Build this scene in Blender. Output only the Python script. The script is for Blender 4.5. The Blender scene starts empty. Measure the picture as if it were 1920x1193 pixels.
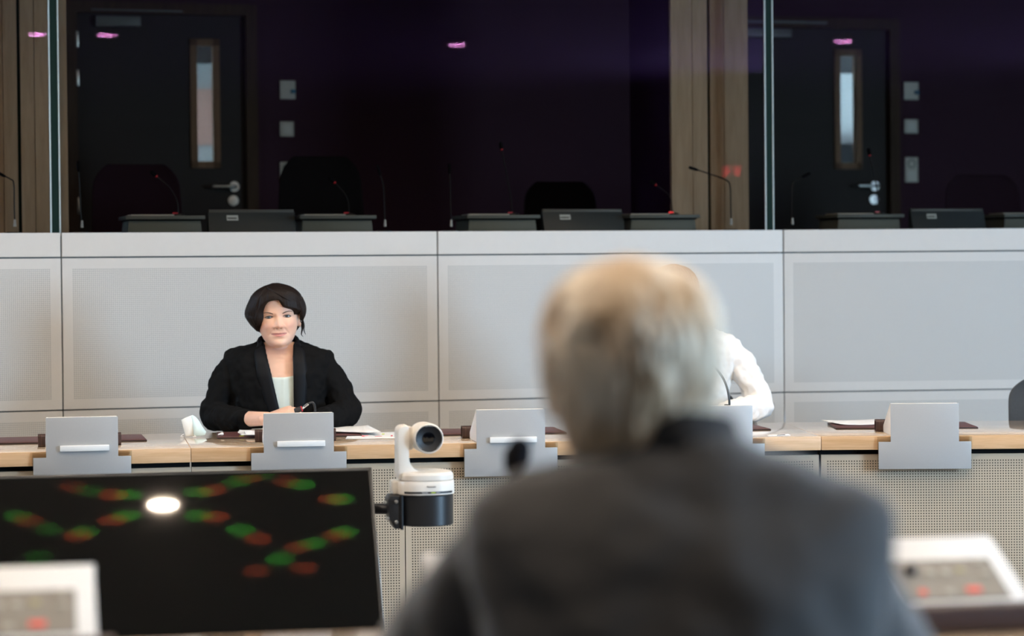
import bpy, bmesh, math, random
import numpy as np
from math import sin, cos, tan, atan2, hypot, radians, pi, exp, floor as ffloor
from mathutils import Vector, Matrix, noise

random.seed(7)
S = bpy.context.scene
COL = S.collection

# ------------------------------------------------------------------ camera
F_PX, CXP, CYP, CAM_H = 4533.0, 960.0, 596.5, 1.335      # 85 mm lens on a 36 mm wide frame
PITCH, ROLL = math.atan((CYP - 510.0) / F_PX), 0.009
_f = np.array([0, cos(PITCH), -sin(PITCH)]); _u = np.array([0, sin(PITCH), cos(PITCH)]); _r = np.array([1.0, 0, 0])
_R = cos(ROLL) * _r - sin(ROLL) * _u; _U = cos(ROLL) * _u + sin(ROLL) * _r
CAM = np.array([0, 0, CAM_H])
cd = bpy.data.cameras.new('camera'); cam = bpy.data.objects.new('camera', cd); COL.objects.link(cam)
cam.matrix_world = Matrix(((_R[0], _U[0], -_f[0], 0), (_R[1], _U[1], -_f[1], 0), (_R[2], _U[2], -_f[2], CAM_H), (0, 0, 0, 1)))
cd.sensor_width = 36.0; cd.lens = 85.0; cd.clip_start = .05; cd.clip_end = 100
cd.dof.use_dof = True; cd.dof.focus_distance = 8.6; cd.dof.aperture_fstop = 2.2
S.camera = cam

def _ray(u, v):
    return _f * F_PX + _R * (u - CXP) - _U * (v - CYP)
def at_depth(u, v, y):
    d = _ray(u, v); return CAM + d * (y / d[1])
def at_height(u, v, z):
    d = _ray(u, v); return CAM + d * ((z - CAM_H) / d[2])
def at_plane(u, v, P, n):
    d = _ray(u, v); return CAM + d * (np.dot(np.array(P) - CAM, n) / np.dot(d, n))

# ------------------------------------------------------------------ light and exposure
S.view_settings.view_transform = 'Standard'; S.view_settings.look = 'None'
S.view_settings.exposure = 0.0; S.view_settings.gamma = 1.0
S.view_settings.use_curve_mapping = False
try: S.cycles.use_denoising = True
except Exception: pass
W = bpy.data.worlds.new('sky'); S.world = W; W.use_nodes = True
W.node_tree.nodes['Background'].inputs[0].default_value = (.46, .72, 1.0, 1)
SKY = 60.0
W.node_tree.nodes['Background'].inputs[1].default_value = SKY
LAMP = 330.0          # radiance of a ceiling downlight
CEIL = 3.2

# ------------------------------------------------------------------ materials
def nt(name):
    m = bpy.data.materials.new(name); m.use_nodes = True
    t = m.node_tree; b = t.nodes['Principled BSDF']
    return m, t, b
def mat(name, col, rough=.5, metal=0.0, spec=.5, noise_amt=0.0, noise_scale=60.0, bump=0.0, bump_scale=200.0, sheen=0.0, coat=0.0, emit=None, estr=0.0, sss=0.0, stretch=None):
    m, t, b = nt(name)
    b.inputs['Base Color'].default_value = (*col, 1); b.inputs['Roughness'].default_value = rough
    b.inputs['Metallic'].default_value = metal; b.inputs['Specular IOR Level'].default_value = spec
    if sheen: b.inputs['Sheen Weight'].default_value = sheen; b.inputs['Sheen Roughness'].default_value = .4
    if coat: b.inputs['Coat Weight'].default_value = coat; b.inputs['Coat Roughness'].default_value = .08
    if emit: b.inputs['Emission Color'].default_value = (*emit, 1); b.inputs['Emission Strength'].default_value = estr
    if sss:
        b.inputs['Subsurface Weight'].default_value = sss; b.inputs['Subsurface Radius'].default_value = (.012, .005, .003); b.inputs['Subsurface Scale'].default_value = 1.0
    tc = t.nodes.new('ShaderNodeTexCoord')
    if noise_amt:
        n = t.nodes.new('ShaderNodeTexNoise'); n.inputs['Scale'].default_value = noise_scale; n.inputs['Detail'].default_value = 4
        src = tc.outputs['Object']
        if stretch:
            mp = t.nodes.new('ShaderNodeMapping'); mp.inputs['Scale'].default_value = stretch; t.links.new(src, mp.inputs[0]); src = mp.outputs[0]
        t.links.new(src, n.inputs['Vector'])
        mx = t.nodes.new('ShaderNodeMix'); mx.data_type = 'RGBA'
        mx.inputs['A'].default_value = (*[c * (1 - noise_amt) for c in col], 1); mx.inputs['B'].default_value = (*[min(1, c * (1 + noise_amt)) for c in col], 1)
        t.links.new(n.outputs['Fac'], mx.inputs['Factor']); t.links.new(mx.outputs['Result'], b.inputs['Base Color'])
    if bump:
        n2 = t.nodes.new('ShaderNodeTexNoise'); n2.inputs['Scale'].default_value = bump_scale; n2.inputs['Detail'].default_value = 3
        src = tc.outputs['Object']
        if stretch:
            mp = t.nodes.new('ShaderNodeMapping'); mp.inputs['Scale'].default_value = stretch; t.links.new(src, mp.inputs[0]); src = mp.outputs[0]
        t.links.new(src, n2.inputs['Vector'])
        bp = t.nodes.new('ShaderNodeBump'); bp.inputs['Strength'].default_value = bump; bp.inputs['Distance'].default_value = .004
        t.links.new(n2.outputs['Fac'], bp.inputs['Height']); t.links.new(bp.outputs[0], b.inputs['Normal'])
    return m

def wood(name, c1, c2, rough=.35, vertical=False, coat=.15, spec=.5):
    m, t, b = nt(name)
    tc = t.nodes.new('ShaderNodeTexCoord'); mp = t.nodes.new('ShaderNodeMapping')
    mp.inputs['Scale'].default_value = (14, 14, 1.2) if vertical else (1.2, 14, 20)
    n = t.nodes.new('ShaderNodeTexNoise'); n.inputs['Scale'].default_value = 3.0; n.inputs['Detail'].default_value = 6; n.inputs['Distortion'].default_value = .8
    n2 = t.nodes.new('ShaderNodeTexNoise'); n2.inputs['Scale'].default_value = 18; n2.inputs['Detail'].default_value = 3
    t.links.new(tc.outputs['Object'], mp.inputs[0]); t.links.new(mp.outputs[0], n.inputs['Vector']); t.links.new(mp.outputs[0], n2.inputs['Vector'])
    ad = t.nodes.new('ShaderNodeMath'); ad.operation = 'MULTIPLY_ADD'; ad.inputs[1].default_value = .35; t.links.new(n2.outputs['Fac'], ad.inputs[0]); t.links.new(n.outputs['Fac'], ad.inputs[2])
    cr = t.nodes.new('ShaderNodeValToRGB'); cr.color_ramp.elements[0].position = .42; cr.color_ramp.elements[1].position = .9
    cr.color_ramp.elements[0].color = (*c1, 1); cr.color_ramp.elements[1].color = (*c2, 1)
    t.links.new(ad.outputs[0], cr.inputs[0]); t.links.new(cr.outputs[0], b.inputs['Base Color'])
    b.inputs['Roughness'].default_value = rough; b.inputs['Coat Weight'].default_value = coat; b.inputs['Coat Roughness'].default_value = .08
    b.inputs['Specular IOR Level'].default_value = spec
    return m

def perforated(name, col, hole, pitch, rad, rough=.45):
    """Painted metal sheet with a square grid of round holes, laid out in the panel's own x and z."""
    m, t, b = nt(name)
    tc = t.nodes.new('ShaderNodeTexCoord'); sp = t.nodes.new('ShaderNodeSeparateXYZ'); t.links.new(tc.outputs['Object'], sp.inputs[0])
    sq = []
    for ax in ('X', 'Z'):
        d = t.nodes.new('ShaderNodeMath'); d.operation = 'DIVIDE'; d.inputs[1].default_value = pitch; t.links.new(sp.outputs[ax], d.inputs[0])
        fr = t.nodes.new('ShaderNodeMath'); fr.operation = 'FRACT'; t.links.new(d.outputs[0], fr.inputs[0])
        s = t.nodes.new('ShaderNodeMath'); s.operation = 'SUBTRACT'; s.inputs[1].default_value = .5; t.links.new(fr.outputs[0], s.inputs[0])
        q = t.nodes.new('ShaderNodeMath'); q.operation = 'POWER'; q.inputs[1].default_value = 2; t.links.new(s.outputs[0], q.inputs[0]); sq.append(q)
    a = t.nodes.new('ShaderNodeMath'); a.operation = 'ADD'; t.links.new(sq[0].outputs[0], a.inputs[0]); t.links.new(sq[1].outputs[0], a.inputs[1])
    r = t.nodes.new('ShaderNodeMath'); r.operation = 'SQRT'; t.links.new(a.outputs[0], r.inputs[0])
    mr = t.nodes.new('ShaderNodeMapRange'); mr.inputs['From Min'].default_value = rad - .05; mr.inputs['From Max'].default_value = rad + .05
    t.links.new(r.outputs[0], mr.inputs['Value'])
    mx = t.nodes.new('ShaderNodeMix'); mx.data_type = 'RGBA'; mx.inputs['A'].default_value = (*hole, 1); mx.inputs['B'].default_value = (*col, 1)
    t.links.new(mr.outputs[0], mx.inputs['Factor']); t.links.new(mx.outputs['Result'], b.inputs['Base Color'])
    b.inputs['Roughness'].default_value = rough; b.inputs['Specular IOR Level'].default_value = .35
    return m

def coated_glass(name, tint, refl, rough=0.0, base=.05):
    m, t, b = nt(name); t.nodes.remove(b)
    tr = t.nodes.new('ShaderNodeBsdfTransparent'); tr.inputs[0].default_value = (*tint, 1)
    gl = t.nodes.new('ShaderNodeBsdfGlossy'); gl.inputs['Color'].default_value = (*refl, 1); gl.inputs['Roughness'].default_value = rough
    lw = t.nodes.new('ShaderNodeFresnel'); lw.inputs['IOR'].default_value = 1.5
    mx = t.nodes.new('ShaderNodeMixShader'); t.links.new(lw.outputs[0], mx.inputs[0]); t.links.new(tr.outputs[0], mx.inputs[1]); t.links.new(gl.outputs[0], mx.inputs[2])
    t.links.new(mx.outputs[0], t.nodes['Material Output'].inputs['Surface'])
    return m

M = {}
M['panel'] = mat('grey_painted_metal', (.63, .612, .58), .42, spec=.3, noise_amt=.02, noise_scale=30)
M['panel_perf'] = perforated('grey_perforated_metal', (.615, .60, .57), (.28, .295, .29), .0082, .27)
M['groove'] = mat('dark_groove', (.10, .125, .125), .8)
M['desk_metal'] = mat('warm_grey_metal', (.55, .46, .345), .45, spec=.3)
M['desk_perf'] = perforated('warm_grey_perforated_metal', (.54, .45, .335), (.035, .026, .020), .0095, .245)
M['black'] = mat('matt_black', (.004, .004, .004), .7, spec=.2)
M['oak'] = wood('pale_oak_veneer', (.76, .54, .35), (.88, .68, .48), .16, coat=1.0)
M['oak_edge'] = wood('oak_edge_band', (.64, .38, .19), (.79, .52, .30), .4, coat=.1)
M['cladding'] = wood('oak_cladding', (.42, .315, .21), (.53, .41, .29), .6, vertical=True, coat=0, spec=.2)
M['cladding_dark'] = wood('brown_frame_wood', (.16, .09, .05), (.26, .15, .08), .5, vertical=True, coat=0, spec=.2)
M['frame_wood'] = wood('dark_door_frame_wood', (.045, .026, .016), (.075, .045, .028), .6, vertical=True, coat=0, spec=.15)
M['aubergine'] = mat('aubergine_wall', (.055, .027, .042), .85, spec=.1, noise_amt=.1, noise_scale=3)
M['aubergine_light'] = mat('dark_purple_partition', (.030, .010, .036), .8, spec=.1)
M['door'] = mat('dark_brown_door', (.030, .024, .022), .6, spec=.25)
M['dark_room'] = mat('dark_brown_panelling', (.030, .022, .022), .8, spec=.15, noise_amt=.15, noise_scale=2)
M['carpet'] = mat('grey_carpet', (.16, .15, .15), .95, spec=.1, noise_amt=.25, noise_scale=400)
M['ceiling'] = mat('off_white_ceiling', (.27, .255, .24), .8, spec=.2)
M['side_wall'] = mat('pale_side_wall', (.36, .345, .33), .8, spec=.2)
M['steel'] = mat('brushed_steel', (.62, .62, .60), .3, metal=1)
M['chrome'] = mat('chrome', (.8, .8, .8), .12, metal=1)
M['plate_ivory'] = mat('ivory_plastic', (.62, .60, .54), .5)
M['plate_inner'] = mat('ivory_plastic_inset', (.70, .69, .63), .45)
M['blue_plastic'] = mat('blue_plastic', (.02, .17, .30), .3)
M['unit_grey'] = mat('satin_grey_metal', (.47, .475, .475), .38, metal=.25, spec=.4, noise_amt=.03, noise_scale=300)
M['unit_white'] = mat('white_lacquer', (.80, .775, .74), .45)
M['keypad'] = mat('taupe_keypad', (.235, .205, .17), .5, noise_amt=.1, noise_scale=40)
M['key'] = mat('pale_key', (.42, .38, .31), .4)
M['key_olive'] = mat('olive_key', (.42, .36, .17), .4)
M['key_red'] = mat('red_key', (.62, .07, .05), .4, emit=(.9, .08, .05), estr=.25)
M['strip_white'] = mat('white_plastic', (.90, .90, .88), .4)
M['acrylic'] = coated_glass('clear_acrylic', (.93, .93, .90), (1, 1, 1), .02)
M['leather'] = mat('dark_brown_leather', (.040, .016, .012), .42, spec=.5, noise_amt=.2, noise_scale=120, bump=.25, bump_scale=500)
M['leather_in'] = mat('leather_lining', (.012, .006, .005), .8)
M['stitch'] = mat('tan_thread', (.16, .09, .06), .7)
M['mat_leather'] = mat('burgundy_leather', (.095, .030, .030), .48, spec=.5, noise_amt=.12, noise_scale=90, bump=.15, bump_scale=600)
M['mat_edge'] = mat('dark_leather_edge', (.018, .010, .009), .6)
M['paper'] = mat('white_paper', (.84, .85, .86), .7, spec=.2)
M['paper_print'] = mat('printed_paper', (.78, .80, .81), .7, spec=.2, noise_amt=.06, noise_scale=150)
M['red_ink'] = mat('red_ink', (.75, .14, .18), .7)
M['green_tab'] = mat('lime_tab', (.42, .55, .05), .6)
M['mask'] = mat('pale_blue_nonwoven', (.66, .83, .84), .9, spec=.1, noise_amt=.05, noise_scale=300)
M['mask_white'] = mat('white_nonwoven', (.82, .85, .84), .9, spec=.1)
M['cam_white'] = mat('ivory_white_plastic', (.80, .74, .66), .38, spec=.45)
M['cam_black'] = mat('satin_black_metal', (.012, .012, .013), .38, spec=.5)
M['lens_black'] = mat('lens_barrel_black', (.006, .006, .007), .5)
M['lens_glass'] = mat('lens_glass', (.002, .002, .003), .04, spec=.6, coat=1)
M['ink'] = mat('dark_lettering', (.03, .03, .04), .6)
M['ink_pale'] = mat('pale_lettering', (.55, .55, .55), .6)
M['led_green'] = mat('green_led', (.2, .3, .02), .4, emit=(.6, .8, .05), estr=.6)
M['tv_bezel'] = mat('black_bezel', (.006, .006, .006), .35, spec=.5)
M['tv_side'] = mat('silver_side', (.55, .57, .60), .25, metal=.9)
M['nickel'] = mat('pale_nickel', (.75, .76, .74), .35, metal=.35)
M['foam'] = mat('black_foam', (.006, .006, .008), .9, spec=.1)
M['gooseneck'] = mat('black_gooseneck', (.015, .015, .016), .35, spec=.5)
M['red_ring'] = mat('red_ring', (.40, .015, .03), .35, emit=(.8, .02, .04), estr=.10)
M['mic_red_on'] = mat('lit_red_ring', (.6, .02, .02), .4, emit=(1, .04, .04), estr=1.2)
M['booth_grey'] = mat('olive_grey_plastic', (.17, .185, .155), .5)
M['booth_lid'] = mat('grey_green_lid', (.15, .165, .15), .45)
M['monitor'] = mat('blue_grey_plastic', (.045, .06, .068), .45)
M['monitor_rim'] = mat('grey_monitor_rim', (.12, .125, .12), .45)
M['label_white'] = mat('white_sticker', (.80, .88, .88), .6)
M['chair_dark'] = mat('black_upholstery', (.006, .005, .006), .9, spec=.15)
M['chair_plum'] = mat('plum_upholstery', (.020, .008, .014), .9, spec=.15)
M['chair_grey'] = mat('charcoal_upholstery', (.055, .055, .055), .8, spec=.3, noise_amt=.15, noise_scale=150)
M['glass'] = coated_glass('coated_booth_glass', (.80, .78, .75), (.145, .062, .185))
M['glass_green'] = mat('dark_green_glass_edge', (.003, .016, .012), .7, spec=.15)
M['glass_edge'] = mat('pale_glass_edge', (.42, .48, .47), .5, spec=.4)
M['door_glass'] = coated_glass('door_glass', (.85, .85, .85), (1, 1, 1))
M['corridor'] = mat('pale_corridor_wall', (.55, .56, .52), .8)
M['corridor_warm'] = mat('salmon_corridor_panel', (.74, .46, .36), .7)
M['lamp_ring'] = mat('white_lamp_ring', (.7, .7, .7), .5)
M['lamp'] = mat('lamp_disc', (1, 1, 1), .5, emit=(1.0, .85, .69), estr=LAMP)

# ------------------------------------------------------------------ mesh helpers
class MB:
    """Collects solids in one bmesh; build() links them as ONE mesh object."""
    def __init__(s): s.bm = bmesh.new()
    def box(s, c, d, rot=None, mi=0, bev=0.0, seg=2):
        bm = bmesh.new(); bmesh.ops.create_cube(bm, size=1.0)
        for v in bm.verts: v.co = Vector((v.co.x * d[0], v.co.y * d[1], v.co.z * d[2]))
        if bev: bmesh.ops.bevel(bm, geom=bm.edges[:], offset=bev, segments=seg, profile=.6, affect='EDGES')
        s._add(bm, Matrix.Translation(Vector(c)) @ (rot.to_4x4() if rot else Matrix.Identity(4)), mi); return s
    def _add(s, bm, mtx, mi):
        vm = {}
        for v in bm.verts: vm[v] = s.bm.verts.new(mtx @ v.co)
        for f in bm.faces:
            try:
                g = s.bm.faces.new([vm[v] for v in f.verts]); g.material_index = mi; g.smooth = f.smooth
            except ValueError: pass
        bm.free()
    def raw(s, V, Fc, mi=0, smooth=True):
        vs = [s.bm.verts.new(Vector(v)) for v in V]
        for f in Fc:
            try:
                g = s.bm.faces.new([vs[i] for i in f]); g.material_index = mi; g.smooth = smooth
            except ValueError: pass
        return s
    def prism(s, pts, axis, a, b, mi=0, bev=0.0):
        """Closed outline pts (2-D) pushed along an axis from a to b; x: (y,z) y: (x,z) z: (x,y)."""
        def P(p, h): return {'x': (h, p[0], p[1]), 'y': (p[0], h, p[1]), 'z': (p[0], p[1], h)}[axis]
        bm = bmesh.new()
        A = [bm.verts.new(P(p, a)) for p in pts]; B = [bm.verts.new(P(p, b)) for p in pts]; n = len(pts)
        bm.faces.new(A); bm.faces.new(B[::-1])
        for i in range(n): bm.faces.new((A[i], B[i], B[(i + 1) % n], A[(i + 1) % n]))
        bmesh.ops.recalc_face_normals(bm, faces=bm.faces[:])
        if bev: bmesh.ops.bevel(bm, geom=bm.edges[:], offset=bev, segments=2, profile=.6, affect='EDGES')
        s._add(bm, Matrix.Identity(4), mi); return s
    def tube(s, pts, r, n=12, mi=0, cap=True):
        V, Fc = tube(pts, r, n, cap); return s.raw(V, Fc, mi)
    def lathe(s, prof, n=32, mi=0, mtx=None, cap=True):
        V = []; Fc = []
        for r, z in prof:
            for k in range(n):
                a = 2 * pi * k / n; V.append((r * cos(a), r * sin(a), z))
        for i in range(len(prof) - 1):
            for k in range(n):
                k2 = (k + 1) % n; Fc.append((i * n + k, i * n + k2, (i + 1) * n + k2, (i + 1) * n + k))
        if cap: Fc.append(tuple(range(n))[::-1]); Fc.append(tuple(range((len(prof) - 1) * n, len(prof) * n)))
        if mtx is not None: V = [mtx @ Vector(v) for v in V]
        return s.raw(V, Fc, mi)
    def build(s, name, mats, parent=None, mtx=None, auto=True):
        bmesh.ops.recalc_face_normals(s.bm, faces=s.bm.faces[:])
        me = bpy.data.meshes.new(name); s.bm.to_mesh(me); s.bm.free()
        return link(name, me, mats, parent, mtx, auto)

def link(name, me, mats, parent=None, mtx=None, auto=False):
    for m in (mats if isinstance(mats, (list, tuple)) else [mats]): me.materials.append(M[m] if isinstance(m, str) else m)
    o = bpy.data.objects.new(name, me); COL.objects.link(o)
    if parent is not None: o.parent = parent
    if mtx is not None: o.matrix_local = mtx
    if auto:
        try: me.set_sharp_from_angle(angle=radians(35))
        except Exception: pass
    return o

def frames(pts):
    P = [Vector(p) for p in pts]; T = []
    for i in range(len(P)):
        T.append((P[min(i + 1, len(P) - 1)] - P[max(i - 1, 0)]).normalized())
    up = Vector((0, 0, 1)) if abs(T[0].z) < .9 else Vector((0, 1, 0))
    n = T[0].cross(up).normalized(); out = []
    for t in T:
        n = (n - t * n.dot(t)).normalized(); out.append((n, t.cross(n)))
    return P, T, out

def tube(pts, r, n=12, cap=True):
    P, T, fr = frames(pts); V = []; Fc = []
    rr = r if isinstance(r, (list, tuple)) else [r] * len(P)
    for p, (a, b), q in zip(P, fr, rr):
        qa, qb = q if isinstance(q, (list, tuple)) else (q, q)
        for k in range(n):
            t = 2 * pi * k / n; V.append(p + a * (qa * cos(t)) + b * (qb * sin(t)))
    for i in range(len(P) - 1):
        for k in range(n):
            k2 = (k + 1) % n; Fc.append((i * n + k, i * n + k2, (i + 1) * n + k2, (i + 1) * n + k))
    if cap:
        Fc.append(tuple(range(n))[::-1]); Fc.append(tuple(range((len(P) - 1) * n, len(P) * n)))
    return V, Fc

def smooth_path(pts, sub=6):
    """Catmull-Rom through points of any dimension."""
    P = [np.array(p, float) for p in pts]; out = []
    for i in range(len(P) - 1):
        p0 = P[max(i - 1, 0)]; p1 = P[i]; p2 = P[i + 1]; p3 = P[min(i + 2, len(P) - 1)]
        for k in range(sub):
            t = k / sub
            out.append(.5 * ((2 * p1) + (-p0 + p2) * t + (2 * p0 - 5 * p1 + 4 * p2 - p3) * t * t + (-p0 + 3 * p1 - 3 * p2 + p3) * t ** 3))
    out.append(P[-1]); return out

def limb(pts, n=20, sub=6):
    """pts: (x,y,z,r) knots -> rounded tube with domed ends."""
    q = smooth_path(pts, sub)
    P = [p[:3] for p in q]; r = [float(p[3]) for p in q]
    d0 = (P[0] - P[1]); d0 = d0 / np.linalg.norm(d0); d1 = (P[-1] - P[-2]); d1 = d1 / np.linalg.norm(d1)
    A = [P[0] + d0 * r[0] * s for s in (.95, .75, .4)]; ra = [r[0] * s for s in (.3, .66, .92)]
    B = [P[-1] + d1 * r[-1] * s for s in (.4, .75, .95)]; rb = [r[-1] * s for s in (.92, .66, .3)]
    return tube(A + P + B, ra + r + rb, n)

def thing(name, label, cat, loc=(0, 0, 0), yaw=0.0, group=None):
    o = bpy.data.objects.new(name, None); COL.objects.link(o); o.empty_display_size = .1
    o.location = loc; o.rotation_euler = (0, 0, yaw)
    return tag(o, label, cat, group)
def tag(o, label, cat, group=None):
    o['label'] = label; o['category'] = cat
    if group: o['group'] = group
    return o
def struct(o, label=None):
    o['kind'] = 'structure'
    if label: o['label'] = label
    return o
def dup(root, loc, yaw, label, group=None):
    r = root.copy(); COL.objects.link(r); r.location = loc; r.rotation_euler = (0, 0, yaw); r['label'] = label
    if group: r['group'] = group
    def rec(a, b):
        for ch in [c for c in bpy.data.objects if c.parent == a and c not in done]:
            c = ch.copy(); COL.objects.link(c); c.parent = b; done.add(c); rec(ch, c)
    done = {r}
    rec(root, r)
    return r
def frame(loc, yaw): return Matrix.Translation(Vector(loc)) @ Matrix.Rotation(yaw, 4, 'Z')
def rotx(a): return Matrix.Rotation(a, 3, 'X')
def roty(a): return Matrix.Rotation(a, 3, 'Y')
def rotz(a): return Matrix.Rotation(a, 3, 'Z')
def text_mesh(s, size, depth=.0006):
    c = bpy.data.curves.new('lettering', 'FONT'); c.body = s; c.size = size; c.extrude = depth; c.align_x = 'CENTER'; c.align_y = 'CENTER'; c.resolution_u = 3
    o = bpy.data.objects.new('lettering_source', c); COL.objects.link(o)
    bpy.context.view_layer.update(); dg = bpy.context.evaluated_depsgraph_get()
    me = bpy.data.meshes.new_from_object(o.evaluated_get(dg)); bpy.data.objects.remove(o); bpy.data.curves.remove(c)
    return me
def voxel(parts, size, smooth=1, factor=.5):
    """Fuses closed pieces (verts, faces) into one continuous skin."""
    bm = bmesh.new()
    for V, Fc in parts:
        vs = [bm.verts.new(Vector(v)) for v in V]
        for f in Fc:
            try: bm.faces.new([vs[i] for i in f])
            except ValueError: pass
    bmesh.ops.recalc_face_normals(bm, faces=bm.faces[:])
    me = bpy.data.meshes.new('fuse'); bm.to_mesh(me); bm.free()
    o = bpy.data.objects.new('fuse', me); COL.objects.link(o)
    md = o.modifiers.new('r', 'REMESH'); md.mode = 'VOXEL'; md.voxel_size = size; md.use_smooth_shade = True
    if smooth:
        sm = o.modifiers.new('s', 'SMOOTH'); sm.iterations = smooth; sm.factor = factor
    bpy.context.view_layer.update(); dg = bpy.context.evaluated_depsgraph_get()
    out = bpy.data.meshes.new_from_object(o.evaluated_get(dg)); bpy.data.objects.remove(o); bpy.data.meshes.remove(me)
    out.shade_smooth()
    return out
def get_co(me):
    a = np.empty(len(me.vertices) * 3); me.vertices.foreach_get('co', a); return a.reshape(-1, 3)
def get_no(me):
    a = np.empty(len(me.vertices) * 3); me.vertices.foreach_get('normal', a); return a.reshape(-1, 3)
def set_co(me, a):
    me.vertices.foreach_set('co', a.reshape(-1)); me.update()
def sstep(a, b, x):
    t = np.clip((x - a) / (b - a), 0, 1); return t * t * (3 - 2 * t)

# ------------------------------------------------------------------ room shell
ZT, ZJ, ZB = 1.513, 1.4104, .7802           # wall top, upper groove, lower groove
JN = [(-4.80, 8.80), (-3.367, 9.428), (-1.857, 9.978), (-.319, 10.449), (1.226, 10.900), (2.825, 11.060), (4.43, 10.95), (5.98, 10.52), (7.40, 9.78), (8.62, 8.74)]
XR, XL, YB = 8.60, -4.80, -8.0

struct(MB().box((1.9, 2.0, -.05), (13.6, 20.4, .1)).build('floor', 'carpet'))
struct(MB().box((1.9, 3.5, CEIL + .06), (13.8, 23.4, .12)).build('ceiling', 'ceiling'))
struct(MB().box((XL - .06, .4, 1.6), (.12, 17.0, 3.2)).build('wall_left', 'side_wall'))
struct(MB().box((1.9, YB - .06, 1.6), (13.4, .12, 3.2)).build('wall_back', 'dark_room'))
WY0, WY1, WZ0, WZ1 = 1.72, 4.3, .45, 3.05
wr = MB().box((XR + .06, (YB + WY0) / 2, 1.6), (.12, WY0 - YB, 3.2)).box((XR + .06, (WY1 + 14.5) / 2, 1.6), (.12, 14.5 - WY1, 3.2))
wr.box((XR + .06, (WY0 + WY1) / 2, WZ0 / 2), (.12, WY1 - WY0, WZ0)).box((XR + .06, (WY0 + WY1) / 2, (WZ1 + 3.2) / 2), (.12, WY1 - WY0, 3.2 - WZ1))
struct(wr.build('wall_right', 'dark_room'))
w4 = MB()
for k in range(5): w4.box((XR + .05, WY0 + (WY1 - WY0) * k / 4, (WZ0 + WZ1) / 2), (.06, .06, WZ1 - WZ0))
for z in (WZ0 + .03, WZ1 - .03): w4.box((XR + .05, (WY0 + WY1) / 2, z), (.06, WY1 - WY0, .06))
struct(w4.build('window_4', 'unit_grey'))
pl = bpy.data.lights.new('window_portal', 'AREA'); pl.shape = 'RECTANGLE'; pl.size = WY1 - WY0; pl.size_y = WZ1 - WZ0
po = bpy.data.objects.new('window_portal', pl); COL.objects.link(po)
po.matrix_world = Matrix(((0, 0, 1, XR + .11), (1, 0, 0, (WY0 + WY1) / 2), (0, 1, 0, (WZ0 + WZ1) / 2), (0, 0, 0, 1)))
try: pl.cycles.is_portal = True
except Exception: pass

# front wall: a dark core with grey metal panels hung on it, one facet after another
core = MB()
for (a, b) in zip(JN, JN[1:]):
    ang = atan2(b[1] - a[1], b[0] - a[0]); L = hypot(b[0] - a[0], b[1] - a[1])
    mt = frame((a[0], a[1], 0), ang)
    bm = bmesh.new(); bmesh.ops.create_cube(bm, size=1)
    for v in bm.verts: v.co = mt @ Vector(((v.co.x + .5) * L, v.co.y * .06 + .05, (v.co.z + .5) * (ZT - .012)))
    core._add(bm, Matrix.Identity(4), 0)
wall_front = struct(core.build('wall_front', 'groove'))

def panel(w, h, margin, pitch, thick=.018, mats=('panel', 'panel_perf')):
    """Sheet with a plain border and a perforated field; x 0..w, z 0..h, front at y = 0."""
    m = MB()
    x0 = pitch * math.ceil(margin / pitch); x1 = pitch * ffloor((w - margin) / pitch)
    z0 = pitch * math.ceil(margin / pitch); z1 = pitch * ffloor((h - margin) / pitch)
    if x1 - x0 < .02 or z1 - z0 < .02 or margin <= 0:
        m.box((w / 2, thick / 2, h / 2), (w, thick, h), bev=.0015, seg=1); return m
    V = [(0, 0, 0), (w, 0, 0), (w, 0, h), (0, 0, h), (x0, 0, z0), (x1, 0, z0), (x1, 0, z1), (x0, 0, z1), (0, thick, 0), (w, thick, 0), (w, thick, h), (0, thick, h)]
    m.raw(V, [(0, 1, 5, 4), (1, 2, 6, 5), (2, 3, 7, 6), (3, 0, 4, 7), (0, 8, 9, 1), (1, 9, 10, 2), (2, 10, 11, 3), (3, 11, 8, 0), (8, 11, 10, 9)], 0, False)
    m.raw([V[4], V[5], V[6], V[7]], [(0, 1, 2, 3)], 1, False)
    return m

G = .0029
for (a, b) in zip(JN, JN[1:]):
    ang = atan2(b[1] - a[1], b[0] - a[0]); L = hypot(b[0] - a[0], b[1] - a[1]); mt = frame((a[0], a[1], 0), ang)
    for z0, z1, mg in ((ZJ + G, ZT, 0), (ZB + G, ZJ - G, .040), (.08, ZB - G, .040)):
        panel(L - 2 * G, z1 - z0, mg, .0082).build('wall_panel', ['panel', 'panel_perf'], wall_front, mt @ Matrix.Translation((G, 0, z0)))

# booths behind the glass
TH = radians(16.3)
J2 = np.array([-.319, 10.449, 0.0]); BX = np.array([cos(TH), sin(TH), 0]); BY = np.array([-sin(TH), cos(TH), 0])
BF = frame(J2, TH)
def bp(u, v, dy):
    """Pixel -> (x, z) in the booth's own frame on the upright plane dy behind the wall."""
    P = at_plane(u, v, J2 + BY * dy, BY) - J2; return float(P @ BX), float(P[2])
BFL = .75                                   # booth floor height
DY = 2.6
struct(MB().box((.6, 1.72, BFL - .03), (9.6, 3.1, .06)).build('floor_booth', 'carpet', mtx=BF))
struct(MB().box((.3, .30, 1.483), (7.4, .36, .03)).build('trim_1', 'booth_grey', mtx=BF))        # counter behind the wall top
d1 = [bp(u, 200, DY)[0] for u in (145, 461)]; d2 = [bp(u, 200, DY)[0] for u in (1372, 1666)]
dz0, dz1 = BFL, bp(300, 27, DY)[1]
bw = MB()
for x0, x1 in ((-4.4, d1[0] - .06), (d1[1] + .06, d2[0] - .06), (d2[1] + .06, 5.2)):
    bw.box(((x0 + x1) / 2, DY + .06, 1.95), (x1 - x0, .10, 2.5))
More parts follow.
